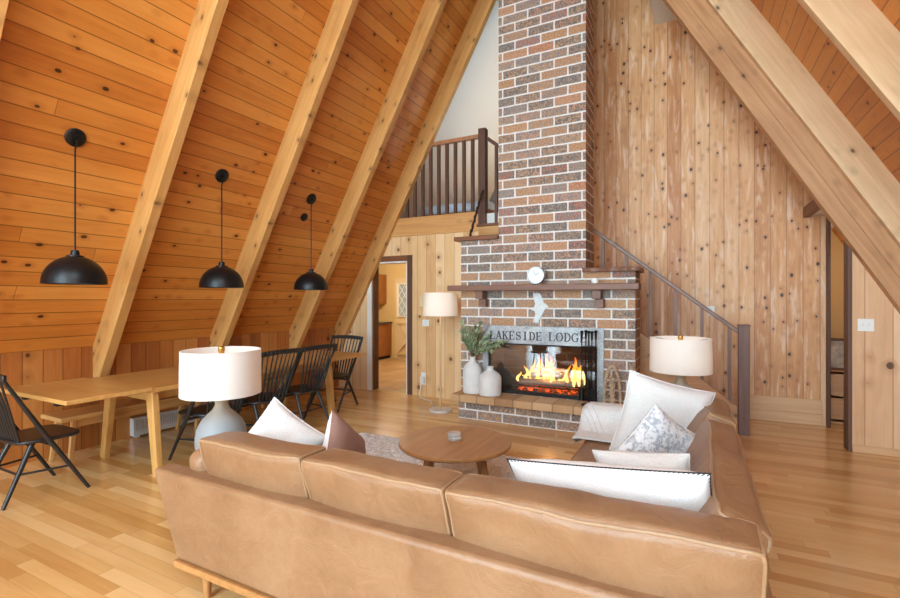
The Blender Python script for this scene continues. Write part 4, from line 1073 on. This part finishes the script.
# ------------------------------------------------------------------ pillows
def pillow(name, c, w, h, t, right, up, label, mat, group=None, mat2=None, seed=0, pinch=.07, n=22, wr=.012, edge=None):
    right = V(right).normalized(); up = V(up); up = (up-right*up.dot(right)).normalized(); nor = right.cross(up)
    c = V(c); th = thing(name, label, 'pillow', c)
    def pt(u, v, s):
        x = u*w/2*(1-pinch*(1-v*v)); y = v*h/2*(1-pinch*(1-u*u))
        z = s*t/2*max(0, (1-u**4))**.6*max(0, (1-v**4))**.6
        z *= 1-.12*(u*u+v*v)/2
        k = noise.noise(V((u*1.8+seed, v*1.8, s*2+seed)))*wr+noise.noise(V((u*5+seed, v*5, s)))*wr*.45
        k *= max(0, 1-max(abs(u), abs(v))**6)
        return c+right*(x+k*.4)+up*(y+k*.3)+nor*(z+k*s)
    def half(s, off=0):
        mb = MB()
        for j in range(n+1):
            for i in range(n+1):
                u = -1+2*i/n; v = -1+2*j/n
                u = math.copysign(1-(1-abs(u))**1.25, u); v = math.copysign(1-(1-abs(v))**1.25, v)
                mb.v.append(pt(u, v, s))
        for j in range(n):
            for i in range(n):
                a = j*(n+1)+i; q = [a, a+1, a+n+2, a+n+1]; mb.f.append(q if s > 0 else q[::-1])
        return mb
    if mat2 is None:
        mb = half(1); b = half(-1); mb.add(b.v, b.f)
        # weld the seam
        keys = {}; rem = []; vs = []
        for p in mb.v:
            k = (round(p.x, 5), round(p.y, 5), round(p.z, 5))
            if k not in keys: keys[k] = len(vs); vs.append(p)
            rem.append(keys[k])
        fs = []
        for f in mb.f:
            q = []
            for i in f:
                if rem[i] not in q: q.append(rem[i])
            if len(q) > 2: fs.append(q)
        mb.v, mb.f = vs, fs
        o = mb.build('cover', mat, th, ang=100)
    else:
        o = half(1).build('front_panel', mat, th, ang=100); half(-1).build('back_panel', mat2, th, ang=100)
    seam = []
    for a, b in (((-1,-1),(1,-1)), ((1,-1),(1,1)), ((1,1),(-1,1)), ((-1,1),(-1,-1))):
        for i in range(24):
            u = a[0]+(b[0]-a[0])*i/24; v = a[1]+(b[1]-a[1])*i/24; seam.append(pt(u, v, 0))
    if edge == 'stitch':
        ed = MB(); ed.tube(seam, .0026, 6, closed=True); m = len(seam)
        for k_i in range(m*2):
            side = (k_i//48) % 2
            if side and k_i % 2: continue
            p = seam[(k_i//2) % m].lerp(seam[(k_i//2+1) % m], (k_i % 2)/2); inn = (c-p).normalized()
            for s in (-1, 1): ed.tube([p-inn*.003, p+inn*.013+nor*s*.007], .0018, 5)
        ed.build('stitching', M['thread'], th)
    elif edge: 
        MB().tube(seam, .004, 6, closed=True).build('seam', edge, th)
    return th
# left pair on the far left of the sofa
def spin(r, u, deg):
    r = V(r).normalized(); u = V(u); u = (u-r*u.dot(r)).normalized(); a = math.radians(deg)
    return r*math.cos(a)-u*math.sin(a), r*math.sin(a)+u*math.cos(a)
r_, u_ = spin((.9, .3, -.3), (-.1, .4, .9), 14)
pillow('throw_pillow', (-2.11, 1.93, .65), .42, .42, .17, r_, u_, 'white linen pillow leaning at the left end of the sofa beside the left lamp', M['linen2'], seed=3, edge=M['linen'], wr=.022)
r_, u_ = spin((-.24, .97, -.06), (-.25, 0, .97), 38)
pillow('throw_pillow', (-1.68, 2.0, .645), .38, .38, .14, r_, u_, 'mauve brown pillow with a white back left of the coffee table', M['mauve'], mat2=M['linen'], seed=8)
pillow('lumbar_pillow', (-.30, 1.925, .69), .76, .40, .18, (1, -.10, .12), (0, -.42, .9), 'long white lumbar pillow edged with black blanket stitch', M['linen'], seed=13, edge='stitch', wr=.018, pinch=.04)
pillow('lumbar_pillow', (-.205, 2.32, .675), .41, .30, .13, (1, -.05, .12), (0, -.35, .9), 'small plain white pillow just behind the stitched lumbar pillow', M['linen2'], seed=17, edge=M['linen'], wr=.018)
r_, u_ = spin((.80, .55, 0), (.25, -.10, .95), 36)
pillow('throw_pillow', (-.185, 2.80, .70), .36, .36, .15, r_, u_, 'grey and white mottled pillow in front of the largest white pillow', M['mottled'], seed=21, edge=M['linen'], wr=.016)
pillow('throw_pillow', (-.19, 3.32, .712), .535, .535, .19, (.88, .30, -.24), (.26, .12, .92), 'largest white pillow at the far end of the sofa', M['linen2'], seed=26, edge=M['linen'], wr=.026)

# throw blanket over the far arm
tb = thing('throw_blanket', 'white woven throw with grey stitched lines draped over the far sofa arm', 'blanket', (-.62, 3.8, .63))
def thr(s, t):
    path = [(3.50, .475), (3.62, .49), (3.70, .56), (3.725, .635), (3.76, .662), (3.82, .668), (3.90, .655), (3.935, .60), (3.94, .40)]
    q = s*(len(path)-1); i = min(int(q), len(path)-2); f_ = q-i
    y = path[i][0]*(1-f_)+path[i+1][0]*f_; z = path[i][1]*(1-f_)+path[i+1][1]*f_
    x = -.20-(.53+.27*min(1, s*2.2))*t
    y0, z0 = y, z
    if x < -.72:      # hangs over the arm's end
        d = -.72-x; x = -.735-d*.12; z = z-d
    x -= .06*(1-s)*t
    n = noise.noise(V((x*6, y*6, z*6)))*.012
    return V((x+n*.4, y-abs(n)*.4, z+abs(n)*.8+.004))
q = MB(); ns, nt = 40, 36
for j in range(nt+1):
    for i in range(ns+1): q.v.append(thr(i/ns, j/nt))
for j in range(nt):
    for i in range(ns): a = j*(ns+1)+i; q.f.append([a, a+1, a+ns+2, a+ns+1])
o = q.build('cloth', M['throw'], tb, ang=180)
sm = o.modifiers.new('Solidify', 'SOLIDIFY'); sm.thickness = .014; sm.offset = 1
q = MB()
for t in (.60, .66, .72, .88, .94):
    q.tube([thr(i/40, t)+V((-.004, -.014, .008)) for i in range(0, 26)], .002, 5)
q.build('stitched_lines', M['stripe'], tb)

# ------------------------------------------------------------------ light
w = bpy.data.worlds.new('World'); SC.world = w; w.use_nodes = True
nt = w.node_tree; bg = nt.nodes['Background']
bg.inputs[0].default_value = (.66, .90, 1.05, 1); bg.inputs[1].default_value = 13.6
def area(name, loc, rot, sx, sy, power, col=(1, 1, 1), portal=False):
    l = bpy.data.lights.new(name, 'AREA'); l.shape = 'RECTANGLE'; l.size = sx; l.size_y = sy; l.energy = power; l.color = col
    o = bpy.data.objects.new(name, l); COL.objects.link(o); o.location = loc; o.rotation_euler = rot
    if portal: l.cycles.is_portal = True
    return o
pm = MR_ @ Matrix.Translation(((WX0+WX1)/2, (WY0+WY1)/2, -.2)) @ Matrix.Rotation(PI, 4, 'X')
pl_ = area('added_roof_window_portal', (0, 0, 0), (0, 0, 0), WX1-WX0, WY1-WY0, 1, portal=True); pl_.matrix_world = pm  # sky light through the added roof opening
area('window_portal', (-1.4, YF-.15, 4.0), (PI/2, 0, 0), 8.4, 8.2, 1, portal=True)
def point(name, loc, power, col, r=.05):
    l = bpy.data.lights.new(name, 'POINT'); l.energy = power; l.color = col; l.shadow_soft_size = r
    o = bpy.data.objects.new(name, l); COL.objects.link(o); o.location = loc; return o
point('left_lamp_light', (-2.775, 2.06, TLH+.57), .6, (1, .94, .86), .04)
point('right_lamp_light', (-.11, 4.50, TLH+.57), 2.2, (1, .9, .78), .04)
point('floor_lamp_light', (-3.03, 5.56, 1.46), 4, (1, .9, .76), .04)
point('kitchen_fill_light', (-6.0, 8.2, 2.2), 75, (1, .88, .7), .2)  # unseen lamp added to brighten the closed kitchen
point('hall_fill_light', (1.75, 7.3, 1.95), 9, (1, .93, .82), .2)  # unseen lamp added so the hall walls show bright
point('fire_light', (-1.6, 5.76, .66), 10, (1, .45, .14), .06)

# ------------------------------------------------------------------ camera / view
cam = bpy.data.cameras.new('Camera'); co_ = bpy.data.objects.new('Camera', cam); COL.objects.link(co_)
co_.location = (0, 0, 1.5); co_.rotation_euler = (PI/2, 0, math.atan2(245, 472))
cam.sensor_width = 36; cam.lens = 472/900*36; cam.clip_start = .05
SC.camera = co_
SC.view_settings.view_transform = 'Standard'; SC.view_settings.look = 'None'; SC.view_settings.gamma = 1.0
SC.view_settings.use_curve_mapping = False
SC.view_settings.exposure = 0.0
